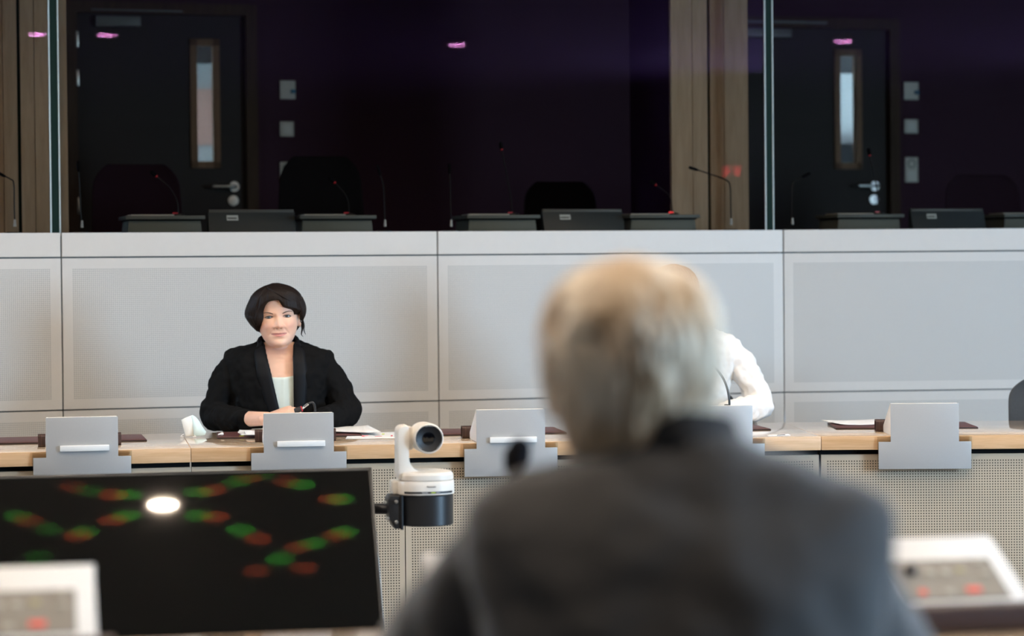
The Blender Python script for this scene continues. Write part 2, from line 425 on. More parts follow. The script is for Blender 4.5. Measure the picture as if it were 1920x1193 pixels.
for x0, x1 in (d1, d2): bw.box(((x0 + x1) / 2, DY + .06, (dz1 + .06 + 3.2) / 2), (x1 - x0 + .12, .10, 3.2 - dz1 - .06))
struct(bw.build('wall_booth', 'aubergine', mtx=BF))
struct(MB().box((-4.4, 1.4, 1.95), (.1, 2.6, 2.5)).box((5.2, 1.4, 1.95), (.1, 2.6, 2.5)).build('wall_booth_side', 'aubergine', mtx=BF))

def door(name, x0, x1, vis, hand, lock, closer, rail):
    t = bpy.data.objects.new(name, None); COL.objects.link(t); t.matrix_world = BF @ Matrix.Translation((x0, DY, BFL)); struct(t)
    w, h = x1 - x0, dz1 - BFL
    def L(u, v): x, z = bp(u, v, DY - .01); return x - x0, z - BFL
    (va, zt), (vb, zb) = L(vis[0], vis[1]), L(vis[2], vis[3])
    fr = .035
    m = MB()
    for a, b, c, d in ((0, va, 0, h), (vb, w, 0, h), (va, vb, 0, zb), (va, vb, zt, h)):
        m.box(((a + b) / 2, .04, (c + d) / 2), (b - a, .045, d - c))
    leaf = m.build('door_leaf', 'door', t)
    m = MB()
    m.box((va + fr / 2, .03, (zt + zb) / 2), (fr, .05, zt - zb)).box((vb - fr / 2, .03, (zt + zb) / 2), (fr, .05, zt - zb))
    m.box(((va + vb) / 2, .03, zt - fr / 2), (vb - va, .05, fr)).box(((va + vb) / 2, .03, zb + fr / 2), (vb - va, .05, fr))
    m.build('vision_frame', 'cladding_dark', t)
    MB().box(((va + vb) / 2, .04, (zt + zb) / 2), (vb - va - fr, .006, zt - zb - fr)).build('vision_pane', 'door_glass', t)
    m = MB()
    for x in (-.03, w + .03): m.box((x, .03, h / 2), (.06, .11, h))
    m.box((w / 2, .03, h + .03), (w + .12, .11, .06)); m.build('door_frame', 'frame_wood', t)
    hx, hz = L(*hand)
    hd = MB().lathe([(.0, 0), (.026, 0), (.027, .004), (.027, .009), (.0, .009)], 24, 0, Matrix.Translation((hx, .009, hz)) @ Matrix.Rotation(-pi / 2, 4, 'X') @ Matrix.Rotation(pi, 4, 'X'))
    hd.tube([(hx, .012, hz), (hx, -.045, hz), (hx - .012, -.055, hz), (hx - .03, -.056, hz), (hx - .125, -.054, hz)], .0095, 12)
    hd.build('door_handle', 'steel', t)
    lx, lz = L(*lock)
    MB().lathe([(.0, 0), (.026, 0), (.027, .004), (.027, .009), (.012, .0095), (.011, .004), (.0, .004)], 24, 0, Matrix.Translation((lx, .018, lz)) @ Matrix.Rotation(pi / 2, 4, 'X')).build('lock_rose', 'steel', t)
    (a, zc0), (b, zc1) = L(closer[0], closer[1]), L(closer[2], closer[3])
    MB().box(((a + b) / 2, -.01, (zc0 + zc1) / 2), (b - a, .05, zc0 - zc1), bev=.004).build('door_closer', 'monitor_rim', t)
    (a, zc0), (b, zc1) = L(rail[0], rail[1]), L(rail[2], rail[3])
    MB().box(((a + b) / 2, -.035, (zc0 + zc1) / 2), (b - a, .02, zc0 - zc1), bev=.003).build('closer_rail', 'monitor_rim', t)
    for zz in (h - .14, h - .34, .95, .25):
        MB().box((.0, -.004, zz), (.014, .05, .085), bev=.003).build('hinge', 'steel', t)
    return t
door('door_1', d1[0], d1[1], (357, 72, 415, 315), (440, 350), (439, 376), (180, 30, 263, 50), (170, 17, 341, 24))
door('door_2', d2[0], d2[1], (1567, 92, 1619, 317), (1642, 349), (1642, 374), (1392, 53, 1482, 71), (1392, 38, 1547, 46))

# corridor seen through the two door panes
struct(MB().box((.5, 5.2, BFL - .03), (9.6, 3.9, .06)).build('floor_corridor', 'carpet', mtx=BF))
struct(MB().box((.5, 4.55, 2.0), (9.6, .1, 2.5)).build('wall_corridor', 'corridor', mtx=BF))
xa, _ = bp(330, 200, 4.5); xb, _ = bp(440, 200, 4.5)
struct(MB().box(((xa + xb) / 2, 4.485, (2.12 + 2.46) / 2), (xb - xa, .02, .34)).build('trim_2', 'corridor_warm', mtx=BF))
struct(MB().box((.5, 3.9, 2.64), (9.6, 1.5, .05)).build('ceiling_corridor', 'black', mtx=BF))
xc, _ = bp(1595, 290, 4.3)
struct(MB().box((xc, 4.45, 1.45), (1.4, .10, 1.40)).build('trim_3', 'black', mtx=BF))
for nm, xx, e in (('corridor_light', (xa + xb) / 2 - .5, 3.6), ('corridor_light', xc + .5, .75)):
    l = bpy.data.lights.new(nm, 'AREA'); l.shape = 'RECTANGLE'; l.size = 1.6; l.size_y = .3; l.energy = e; l.color = (1, .93, .85)
    o = bpy.data.objects.new(nm, l); COL.objects.link(o); o.matrix_world = BF @ Matrix.Translation((xx, 3.9, 2.60))

# partitions between the booths, clad in oak towards the hall
def pillar(name, us, v0, dyf, depth):
    xs = [bp(u, 300, dyf)[0] for u in us]
    m = MB().box(((xs[0] + xs[-1]) / 2, dyf + .03 + depth / 2, (BFL + CEIL) / 2), (xs[-1] - xs[0] - .002, depth, CEIL - BFL))
    o = struct(m.build(name, 'aubergine_light', mtx=BF))
    for i, (a, b) in enumerate(zip(xs, xs[1:])):
        g = .007 if i in (1, 2) else .0015
        ga = .007 if i == 2 else .0012; gb = .007 if i == 1 else .0012
        MB().box(((a + ga + b - gb) / 2, dyf + .012, (1.49 + CEIL) / 2), (b - a - ga - gb, .024, CEIL - 1.49), bev=.001, seg=1).build('cladding_board', 'cladding', o)
    MB().box((xs[2], dyf + .022, (1.49 + CEIL) / 2), (.02, .012, CEIL - 1.49)).build('seal_strip', 'glass_green', o)
    return o
pillar('partition_1', (1259, 1299, 1330, 1358, 1404), 300, .36, .55)
pillar('partition_2', (-40, 7, 37, 66, 128), 300, .36, .55)

# glass front of the booths, three panes with a dark joint between them
g1 = at_depth(104, 430, 10.09); g2 = at_depth(1442, 430, 10.98)
t0 = np.array([cos(radians(17.9)), sin(radians(17.9)), 0]); t2 = np.array([cos(radians(6.0)), sin(radians(6.0)), 0])
GP = [g1 - t0 * 3.0, g1, g2, g2 + t2 * 3.9]
for i in range(3):
    a, b = GP[i], GP[i + 1]; ang = atan2(b[1] - a[1], b[0] - a[0]); L = hypot(b[0] - a[0], b[1] - a[1])
    o = struct(MB().box((L / 2, 0, (ZT + CEIL) / 2), (L - .044, .010, CEIL - ZT)).build('window_%d' % (i + 1), 'glass', mtx=frame((a[0], a[1], 0), ang)))
    if i < 2:
        jm = Matrix.Translation((L, 0, 0))
        MB().box((0, .001, (ZT + CEIL) / 2), (.031, .016, CEIL - ZT)).build('glass_joint', 'glass_green', o, jm)
        for s in (-1, 1):
            MB().box((s * .0185, -.002, (ZT + CEIL) / 2), (.0062, .018, CEIL - ZT), bev=.001, seg=1).build('pane_edge', 'glass_edge', o, jm)

# ------------------------------------------------------------------ ceiling lamps
lamp0 = thing('downlight', 'round recessed ceiling downlight', 'lamp', (0, 0, CEIL), 0, 'round downlights in the ceiling')
MB().lathe([(.079, -.001), (.095, -.001), (.094, -.008), (.085, -.012), (.079, -.008), (.079, -.001)], 32, cap=False).build('trim_ring', 'lamp_ring', lamp0)
MB().lathe([(0, -.006), (.076, -.006), (.077, -.001), (0, -.001)], 24).build('lamp_disc', 'lamp', lamp0)
LP = [(1.68, 2.17), (4.52, 2.68), (-.60, 5.50),
      (-2.4, 4.2), (1.5, 5.2), (-3.3, 6.3), (-1.4, 6.1), (.5, 6.3), (2.4, 6.6), (4.2, 6.8),
      (-3.2, 7.9), (-1.6, 8.0), (0.0, 8.2), (1.6, 7.7), (3.1, 7.8), (4.6, 9.0), (-3.2, 3.2), (-.9, 3.5), (.10, 2.62), (.95, 8.7)]  # final lamps added to brighten the near units, man's hair and wall
for i, (x, y) in enumerate(LP):
    lb = 'round recessed ceiling downlight, reflected in the booth glass' if i < 2 else 'round recessed ceiling downlight above the hall, unseen, placed for its light'
    if i == 2: lb = 'recessed downlight flattened so it reflects as a white oval in the large screen'
    if i == 0: lamp0.location = (x, y, CEIL); lamp0['label'] = lb
    else:
        o = dup(lamp0, (x, y, CEIL), 0, lb)
        if i == 2: o.scale = (.84, .40, 1); o.rotation_euler.z = radians(8.6)  # disc flattened to shape its reflection in the screen

# ------------------------------------------------------------------ desks
TOP = .735
def desk(label, A, B, na, nb, depth, joints, name='conference_desk', group=None):
    """Desk section; A -> B is the edge towards the opposite side, na / nb are the joint directions to the user edge."""
    A = np.array([A[0], A[1]], float); B = np.array([B[0], B[1]], float)
    d = B - A; L = np.linalg.norm(d); ang = atan2(d[1], d[0])
    t = thing(name, label, 'desk', (A[0], A[1], 0), ang, group)
    def loc(p): q = np.array(p) - A; return (q[0] * cos(ang) + q[1] * sin(ang), -q[0] * sin(ang) + q[1] * cos(ang))
    def back(p, n):
        n = np.array(n, float); k = depth / (-n[0] * sin(ang) + n[1] * cos(ang)); return loc(np.array(p) + n * k)
    g = .0008
    fa, fb, ba, bb = (g, 0), (L - g, 0), back(A, na), back(B, nb)
    ba = (ba[0] + g, ba[1]); bb = (bb[0] - g, bb[1])
    th = .049
    MB().prism([(fa[0], .004), (fb[0], .004), bb, ba], 'z', TOP - th + .001, TOP, 0, bev=.003).build('tabletop', 'oak', t)
    MB().box(((fa[0] + fb[0]) / 2, .0015, TOP - th / 2), (fb[0] - fa[0], .006, th), bev=.0022).build('edge_band', 'oak_edge', t)
    MB().box((L / 2, .10, TOP - th - .05), (L - .0016, .10, .098)).build('underframe', 'black', t)
    xs = [.0008] + list(joints) + [L - .0008]
    ztop = TOP - th - .0185
    for a, b in zip(xs, xs[1:]):
        panel(b - a - .0032, ztop - .05, .011, .0095).build('front_panel', ['desk_metal', 'desk_perf'], t, Matrix.Translation((a + .0016, .024, .05)))
    for x in xs: MB().box((min(max(x, .02), L - .02), .40, (TOP - th) / 2), (.03, .62, TOP - th)).build('leg_panel', 'black', t)
    MB().box((L / 2, .06, .025), (L - .05, .03, .05)).build('plinth', 'black', t)
    return t, ang
fj0 = at_height(358, 840.7, TOP)[:2]; fj1 = at_height(1539.5, 818.8, TOP)[:2]
fa0 = fj0 + (fj0 - fj1) / np.linalg.norm(fj0 - fj1) * 0 + np.array([-cos(radians(12.0)), -sin(radians(12.0))]) * 2.2
fc1 = fj1 + np.array([cos(radians(-1.5)), sin(radians(-1.5))]) * 2.3
nB0 = np.array([-sin(radians(10)), cos(radians(10))]); nB1 = np.array([-sin(radians(3)), cos(radians(3))])
def joint_on(A, B, u, v):
    A = np.array(A); d = np.array(B) - A; L = np.linalg.norm(d); n = np.array([-d[1], d[0], 0]) / L
    P = at_plane(u, v, (A[0], A[1], 0), n); return float((P[:2] - A) @ d / L)
deskB, angB = desk('pale oak desk section in the middle, in front of the woman in black', fj0, fj1, nB0, nB1, .82, [joint_on(fj0, fj1, 761, 1000)], group='desk sections of the far row')
deskA, angA = desk('pale oak desk section at the left end, with an empty place', fa0, fj0, (-sin(radians(13)), cos(radians(13))), nB0, .82, [1.1], group='desk sections of the far row')
deskC, angC = desk('pale oak desk section at the right end, in front of the empty chair', fj1, fc1, nB1, (-sin(radians(-3)), cos(radians(-3))), .82, [1.52], group='desk sections of the far row')
NS = .20                                    # near row: its far edge runs y = 4.03 + NS (x + .3)
def near(x): return np.array([x, 4.03 + NS * (x + .3)])
nn = np.array([sin(math.atan(NS)), -cos(math.atan(NS))])
deskN1, angN = desk('oak desk in front of the grey-haired man, near row', near(1.9), near(.36), nn, nn, .80, [.76], group='desk sections of the near row')
deskN2, _ = desk('oak desk of the near row at the left, below the large screen', near(.36), near(-1.9), nn, nn, .80, [.75, 1.5], group='desk sections of the near row')

# ------------------------------------------------------------------ conference units
def edge_frame(A, ang, x): return np.array([A[0] + cos(ang) * x, A[1] + sin(ang) * x, TOP])
def conference_unit(label, strip=True):
    t = thing('conference_unit', label, 'microphone unit', group='conference units on the desks')
    out = [(-.165, -.118), (.165, -.118), (.165, -.020), (.1215, -.020), (.1215, .116), (-.1215, .116), (-.1215, -.020), (-.165, -.020)]
    MB().prism(out, 'y', -.0145, -.0095, bev=.0008).build('face_plate', 'unit_grey', t)
    MB().box((0, -.0075, -.062), (.336, .003, .121)).build('acrylic_backing', 'acrylic', t)
    MB().prism([(-.0085, .001), (-.0085, .112), (-.004, .116), (.018, .1165), (.024, .1145), (.212, .0265), (.215, .021), (.215, .001)], 'x', -.119, .119, bev=.0018).build('body', 'unit_white', t)
    # the sloping top towards the user
    sl = math.atan2(.088, .188)
    mt = Matrix.Translation((0, .024, .1145)) @ Matrix.Rotation(-sl, 4, 'X')
    LS = hypot(.088, .188)
    K0, K1, kx0, kx1 = .30 * LS, .86 * LS, -.088, .095
    kp = MB().box(((kx0 + kx1) / 2, (K0 + K1) / 2, .0008), (kx1 - kx0, K1 - K0, .003), bev=.0006, seg=1).build('keypad', 'keypad', t, mt)
    def pos(a, b): return (kx1 - a * (kx1 - kx0), K0 + b * (K1 - K0))
    def key(name, a, b, r, h, m, sx=None, sy=None):
        x, y = pos(a, b)
        if sx: MB().box((x, y, .002 + h / 2), (sx, sy, h), bev=min(sx, sy) * .12).build(name, m, kp)
        else: MB().lathe([(0, .002), (r, .002), (r, .002 + h * .7), (r * .85, .002 + h), (0, .002 + h)], 20, 0, Matrix.Translation((x, y, 0))).build(name, m, kp)
    key('volume_knob', .16, .30, .011, .012, 'cam_black')
    for a, b in ((.34, .34), (.49, .34)): key('round_key', a, b, .0085, .003, 'key')
    key('olive_key', .65, .30, 0, .002, 'key_olive', .016, .010)
    for a, b in ((.87, .12), (.875, .40)): key('oval_key', a, b, 0, .003, 'key', .017, .010)
    key('red_key', .17, .82, 0, .003, 'key_red', .013, .014); key('pale_key', .42, .84, 0, .0025, 'key', .018, .012)
    key('red_key', .67, .80, 0, .003, 'key_red', .027, .015)
    if strip: MB().box((.008, -.020, .010), (.166, .012, .0195), bev=.002).build('name_strip', 'strip_white', t)
    return t
UNITS = []
ux = lambda A, ang, u, v: joint_on(A, np.array(A) + np.array([cos(ang), sin(ang)]), u, v)
uA = ux(fa0, angA, 154, 846); uB2 = ux(fj0, angB, 560, 836); uB3 = ux(fj0, angB, 957, 829); uB4 = ux(fj0, angB, 1347, 822); uC = ux(fj1, angC, 1733, 817)
UN = [(edge_frame(fa0, angA, uA), angA, 'grey conference unit with white strip at the empty place by the leftmost folder'),
      (edge_frame(fj0, angB, uB2), angB, 'grey conference unit with white strip in front of the woman in black'),
      (edge_frame(fj0, angB, uB3), angB, 'grey conference unit with white strip right of the white video camera'),
      (edge_frame(fj0, angB, uB4), angB, 'grey conference unit in front of the person in the white jacket'),
      (edge_frame(fj1, angC, uC), angC, 'grey conference unit without strip, at the right end of the far desk')]
nd = np.array([-cos(math.atan(NS)), -sin(math.atan(NS))])
def near_at(x): p = near(x); return np.array([p[0], p[1], TOP])
UNN = [(near_at(-.806), angN, 'white sloping conference unit with red key, at the lower left corner'),
       (near_at(-.035), angN, 'white conference unit mostly hidden by the grey-haired man'),
       (near_at(.717), angN, 'white sloping conference unit with two red keys, beside the grey-haired man')]
cu = conference_unit(UN[0][2]); cu.location = UN[0][0]; cu.rotation_euler.z = UN[0][1]; UNITS.append(cu)
for i, (p, a, lb) in enumerate(UN[1:] + UNN):
    o = dup(cu, p, a, lb); UNITS.append(o)
    if i >= 4: o.scale.z = 1.09
    if i in (2, 3, 4, 5, 6):
        for c in [c for c in bpy.data.objects if c.parent == o and c.name.startswith('name_strip')]: bpy.data.objects.remove(c)

# leather boxes behind the units
def leather_box(label):
    t = thing('leather_box', label, 'box', group='leather boxes behind the units')
    w, h, dp, th = .288, .044, .050, .005
    def ring(hh, dd, r):
        pts = []
        for sx, sz, a0 in ((1, 1, 0), (-1, 1, pi / 2), (-1, -1, pi), (1, -1, 3 * pi / 2)):
            for k in range(5):
                a = a0 + pi / 2 * k / 4; pts.append((sx * (dd / 2 - r) + r * cos(a), sz * (hh / 2 - r) + r * sin(a)))
        return pts
    o, i = ring(h, dp, .010), ring(h - 2 * th, dp - 2 * th, .006); n = len(o)
    V = []; Fc = []
    for x in (-w / 2, w / 2):
        V += [(x, p[0], p[1] + h / 2) for p in o] + [(x, p[0], p[1] + h / 2) for p in i]
    for k in range(n):
        k2 = (k + 1) % n
        Fc += [(k, k2, 2 * n + k2, 2 * n + k), (n + k, 3 * n + k, 3 * n + k2, n + k2), (k, n + k, n + k2, k2), (2 * n + k, 2 * n + k2, 3 * n + k2, 3 * n + k)]
    MB().raw(V, Fc).build('sleeve', 'leather', t)
    MB().box((0, 0, h / 2), (w - .06, dp - 2 * th - .001, h - 2 * th - .001)).build('lining', 'leather_in', t)
    for s in (-1, 1):
        q = ring(h + .0006, dp + .0006, .0102); pts = [(s * (w / 2 - .012), p[0], p[1] + h / 2) for p in q]
        MB().tube(pts + [pts[0]], .0005, 6).build('seam', 'stitch', t)
    return t
LB = ['dark brown leather box behind the leftmost conference unit', 'dark brown leather box behind the unit of the woman in black', 'dark brown leather box behind the unit beside the white video camera',
      'dark brown leather box behind the unit of the person in white', 'dark brown leather box with open end behind the right end unit',
      'dark brown leather box behind the lower left unit', 'dark brown leather box behind the unit hidden by the man', 'dark brown leather box below the white unit beside the grey-haired man']
lb0 = leather_box(LB[0])
for i, (p, a, _) in enumerate(UN + UNN):
    q = np.array(p) + np.array([-sin(a), cos(a), 0]) * .252 + np.array([0, 0, .0005])
    if i == 0: lb0.location = q; lb0.rotation_euler.z = a
    else: dup(lb0, q, a, LB[i])

# desk mats
def desk_mat(label, w=.53, d=.31):
    t = thing('desk_mat', label, 'desk mat', group='burgundy desk mats')
    MB().box((0, 0, .002), (w, d, .004), bev=.0015).build('base', 'mat_edge', t)
    MB().box((0, 0, .0046), (w - .004, d - .004, .0022), bev=.0008).build('top_sheet', 'mat_leather', t)
    x, y = w / 2 - .012, d / 2 - .012
    MB().tube([(-x, -y, .0059), (x, -y, .0059), (x, y, .0059), (-x, y, .0059), (-x, -y, .0059)], .0006, 6).build('seam', 'stitch', t)
    return t
ML = ['burgundy leather desk mat at the empty place by the leftmost unit', 'burgundy desk mat under the papers of the woman in black', 'burgundy desk mat behind the white video camera',
      'burgundy desk mat under the elbow of the person in white', 'burgundy desk mat with papers at the right end place']
dm = desk_mat(ML[0])
for i, (p, a, _) in enumerate(UN):
    dx, dy = [(-.02, .56), (-.01, .595), (0, .55), (.02, .53), (-.01, .53)][i]
    q = np.array(p) + np.array([-sin(a), cos(a), 0]) * dy + np.array([cos(a), sin(a), 0]) * dx + np.array([0, 0, .0003])
    if i == 0: dm.location = q; dm.rotation_euler.z = a
    else: dup(dm, q, a, ML[i])

# ------------------------------------------------------------------ large screen
PHI, TILT = radians(10.5), radians(29.5)
ex = Vector((cos(PHI), sin(PHI), 0)); hn = Vector((sin(PHI), -cos(PHI), 0))
sn = hn * cos(TILT) + Vector((0, 0, 1)) * sin(TILT); sd = hn * sin(TILT) - Vector((0, 0, 1)) * cos(TILT)
PTV = Vector(at_depth(696.5, 877, 7.5))
WTV, HTV = 1.36, .765
tvm = Matrix(((ex.x, -sn.x, -sd.x, 0), (ex.y, -sn.y, -sd.y, 0), (ex.z, -sn.z, -sd.z, 0), (0, 0, 0, 1)))
tv = thing('display_screen', 'large black screen tilted back, lamp reflected in it', 'screen'); tv.matrix_world = Matrix.Translation(PTV) @ tvm
def screen_material():
    """Glossy black panel whose pixel grid also spreads reflections into faint coloured orders."""
    m, t, b = nt('pixel_grid_screen'); t.nodes.remove(b)
    geo = t.nodes.new('ShaderNodeNewGeometry'); out = t.nodes['Material Output']
    base = t.nodes.new('ShaderNodeBsdfDiffuse'); base.inputs[0].default_value = (.0020, .0017, .0015, 1)
    g0 = t.nodes.new('ShaderNodeBsdfGlossy'); g0.inputs['Color'].default_value = (.034, .032, .030, 1); g0.inputs['Roughness'].default_value = .035
    def add(a, c):
        s = t.nodes.new('ShaderNodeAddShader'); t.links.new(a.outputs[0], s.inputs[0]); t.links.new(c.outputs[0], s.inputs[1]); return s
    cur = add(base, g0)
    gl = t.nodes.new('ShaderNodeBsdfGlossy'); gl.inputs['Color'].default_value = (.0022, .0020, .0019, 1); gl.inputs['Roughness'].default_value = .28; cur = add(cur, gl)
    cells = ORDERS
    tan = [ex, -sd]
    for (a, c, col, ro) in cells:
        off = ex * a + (-sd) * c
        vm = t.nodes.new('ShaderNodeVectorMath'); vm.operation = 'ADD'; vm.inputs[1].default_value = off; t.links.new(geo.outputs['Normal'], vm.inputs[0])
        nm = t.nodes.new('ShaderNodeVectorMath'); nm.operation = 'NORMALIZE'; t.links.new(vm.outputs[0], nm.inputs[0])
        g = t.nodes.new('ShaderNodeBsdfGlossy'); g.inputs['Color'].default_value = (*col, 1); g.inputs['Roughness'].default_value = ro
        t.links.new(nm.outputs[0], g.inputs['Normal']); cur = add(cur, g)
    t.links.new(cur.outputs[0], out.inputs['Surface']); return m
_SP = [(-190, -34, 'r', .5), (-155, -27, 'g', .4), (-105, -18, 'r', 1), (-73, -17, 'g', 1), (77, -17, 'g', .9), (107, -19, 'r', .9), (160, -31, 'g', .7), (187, -36, 'r', .6), (215, -42, 'g', .5),
       (270, -30, 'r', .7), (300, -25, 'g', .9), (368, -3, 'r', .9), (386, -3, 'g', .9), (-105, 18, 'r', 1), (-78, 13, 'g', 1), (75, 17, 'g', .9), (110, 20, 'r', 1), (165, 40, 'g', 1), (200, 53, 'r', .9),
       (245, 82, 'g', 1), (195, 98, 'r', .7), (295, 95, 'r', .7), (285, 66, 'r', .8), (317, 61, 'g', 1), (370, 50, 'r', .8), (388, 45, 'g', .9), (-165, 32, 'g', .7), (-180, 37, 'r', .9), (-240, 25, 'g', .5), (-285, 10, 'r', .7), (-305, 3, 'g', .7), (-262, 62, 'g', .4)]
ORDERS = [(-du / 2890.0, dv / 2890.0 * 1.35, tuple(.00022 * w * q for q in ((1.0, .16, .05) if c == 'r' else (.10, 1.0, .10))), .027) for du, dv, c, w in _SP]
M['screen'] = screen_material()
MB().box((-WTV / 2, .0135, -HTV / 2), (WTV, .023, HTV), bev=.003).build('cabinet', 'tv_bezel', tv)
MB().raw([(-WTV + .011, -.0002, -HTV + .014), (-.011, -.0002, -HTV + .014), (-.011, -.0002, -.011), (-WTV + .011, -.0002, -.011)], [(0, 1, 2, 3)], 0, False).build('screen_panel', 'screen', tv)
b = MB()
b.box((-WTV / 2, .001, -.0055), (WTV, .006, .011), bev=.001).box((-WTV / 2, .001, -HTV + .007), (WTV, .006, .014), bev=.001)
b.box((-.0055, .001, -HTV / 2), (.011, .006, HTV), bev=.001).box((-WTV + .0055, .001, -HTV / 2), (.011, .006, HTV), bev=.001)
b.build('bezel', 'tv_bezel', tv)
MB().box((.0012, .016, -HTV / 2 - .10), (.003, .017, HTV - .22), bev=.001, seg=1).box((-WTV - .0012, .016, -HTV / 2), (.003, .017, HTV - .02), bev=.001, seg=1).build('side_trim', 'tv_side', tv)
cx = PTV + ex * (-WTV / 2) + sd * (HTV * .5)
so = MB()
iv = tv.matrix_world.inverted()
def tl(p): return tuple(iv @ Vector(p))
back = cx - sn * .03
so.tube([tl(back), tl(back - hn * .10), tl((back.x - hn.x * .10, back.y - hn.y * .10, .04))], .03, 14)
so.build('stand_post', 'cam_black', tv)
bb = MB(); bb.lathe([(0, 0), (.30, 0), (.30, .012), (.05, .03), (0, .03)], 40); bb.build('stand_base', 'cam_black', tv, iv @ Matrix.Translation((back.x - hn.x * .10, back.y - hn.y * .10, .0)))

# ------------------------------------------------------------------ video camera and its bracket
PX = 1 / 737.0
CZ = at_depth(797, 925, 7.5); KC = 7.5 / 6.15
YC = radians(9)
pc = thing('video_camera', 'white pan and tilt video camera on a black bracket beside the screen', 'camera', tuple(CZ), YC); pc.scale = (KC, KC, KC)
def X(u): return (u - 797) * PX
def Zz(v): return (925 - v) * PX
def dshape(w, d0, d1, n=40, e=2.6):
    pts = []
    for k in range(n):
        a = 2 * pi * k / n; c, s = cos(a), sin(a)
        pts.append((w * math.copysign(abs(c) ** (2 / e), c), (d0 if s < 0 else d1) * math.copysign(abs(s) ** (2 / e), s)))
    return pts
def stack(m, levels, mi=0):
    V = []; Fc = []; n = len(levels[0][0])
    for pts, z in levels: V += [(p[0], p[1], z) for p in pts]
    for i in range(len(levels) - 1):
        for k in range(n): Fc.append((i * n + k, i * n + (k + 1) % n, (i + 1) * n + (k + 1) % n, (i + 1) * n + k))
    Fc.append(tuple(range(n))[::-1]); Fc.append(tuple(range((len(levels) - 1) * n, len(levels) * n)))
    return m.raw(V, Fc, mi)
m = MB(); stack(m, [(dshape(.071, .073, .070), 0), (dshape(.0735, .076, .072), .002), (dshape(.0735, .076, .072), .022), (dshape(.0725, .075, .071), .033), (dshape(.071, .073, .070), .0355)])
m.box((-.070, .012, .017), (.032, .07, .033), bev=.006)
m.build('base', 'cam_white', pc)
m = MB(); stack(m, [(dshape(.070, .072, .069), .0365), (dshape(.0715, .0735, .070), .038), (dshape(.0710, .0735, .070), .050), (dshape(.0665, .068, .066), .0565), (dshape(.055, .058, .056), .0585)])
m.build('turntable', 'cam_white', pc)
arc = lambda cx_, cz_, r, a0, a1, n=8: [(cx_ + r * cos(a0 + (a1 - a0) * k / n), cz_ + r * sin(a0 + (a1 - a0) * k / n)) for k in range(n + 1)]
outl = [(-.0725, .040)] + arc(-.0640 + .008, .158, .0165, pi, pi / 2, 6) + [(-.044, .1745), (-.044, .092)] + arc(-.011, .092, .033, pi, 3 * pi / 2, 8) + [(.030, .0585), (.030, .040)]
MB().prism(outl, 'y', -.040, .045, bev=.004).build('yoke_arm', 'cam_white', pc)
hz = Zz(820); hx = X(798)
hm = Matrix.Translation((hx, 0, hz)) @ Matrix.Rotation(radians(3), 4, 'Z') @ Matrix.Rotation(pi / 2, 4, 'X')
MB().lathe([(0, -.050), (.030, -.050), (.037, -.042), (.0385, -.02), (.0385, .050), (.0375, .056), (.0350, .058), (.0340, .0565), (.0340, .050), (0, .050)], 48, 0, hm).build('camera_head', 'cam_white', pc)
lens = MB().lathe([(.0338, .0505), (.0338, .0560), (.0325, .0570), (.0310, .0560), (.021, .0520), (.0165, .0510)], 48, 0, hm, cap=False)
lens.lathe([(0, .0506), (.0170, .0506), (.0165, .0512), (.010, .0522), (0, .0525)], 32, 1, hm)
lens.build('lens', ['lens_black', 'lens_glass'], pc)
for a0, a1 in ((1.25, 1.85), (3.4, 4.1), (5.4, 5.9)):
    m = MB(); m.tube([tuple(hm @ Vector((.0318 * cos(a), .0318 * sin(a), .0568))) for a in np.linspace(a0, a1, 8)], .0004, 6); m.build('lens_marking', 'ink_pale', pc)
MB().box((-.040, -.002, hz), (.016, .05, .058), bev=.006).build('tilt_hub', 'cam_white', pc)
def hug(name, z0, z1, a0, a1, m_, off=.0006, w=.0735, d0=.076):
    V = []; Fc = []; n = 30
    for k in range(n + 1):
        a = a0 + (a1 - a0) * k / n; c, s = cos(a), sin(a); e = 2.6
        x = (w + off) * math.copysign(abs(c) ** (2 / e), c); y = (d0 + off) * math.copysign(abs(s) ** (2 / e), s)
        V += [(x, y, z0), (x, y, z1), (x * .985, y * .985, z0), (x * .985, y * .985, z1)]
    for k in range(n):
        i, j = 4 * k, 4 * k + 4
        Fc += [(i, j, j + 1, i + 1), (i + 2, i + 3, j + 3, j + 2), (i + 1, j + 1, j + 3, i + 3), (i, i + 2, j + 2, j)]
    Fc += [(0, 1, 3, 2), (4 * n, 4 * n + 2, 4 * n + 3, 4 * n + 1)]
    return MB().raw(V, Fc).build(name, m_, pc)
hug('status_window', .0050, .0100, -2.42, -.62, 'lens_black')
hug('status_light', .0066, .0084, -1.53, -1.42, 'led_green', .0010)
hug('status_text', .0068, .0082, -1.40, -1.27, 'ink_pale', .0010); hug('status_text', .0068, .0082, -1.72, -1.58, 'ink_pale', .0010)
link('lettering', text_mesh('Panasonic', .0058), 'ink', pc, Matrix.Translation((.007, -.0765, .0225)) @ Matrix.Rotation(pi / 2, 4, 'X'))

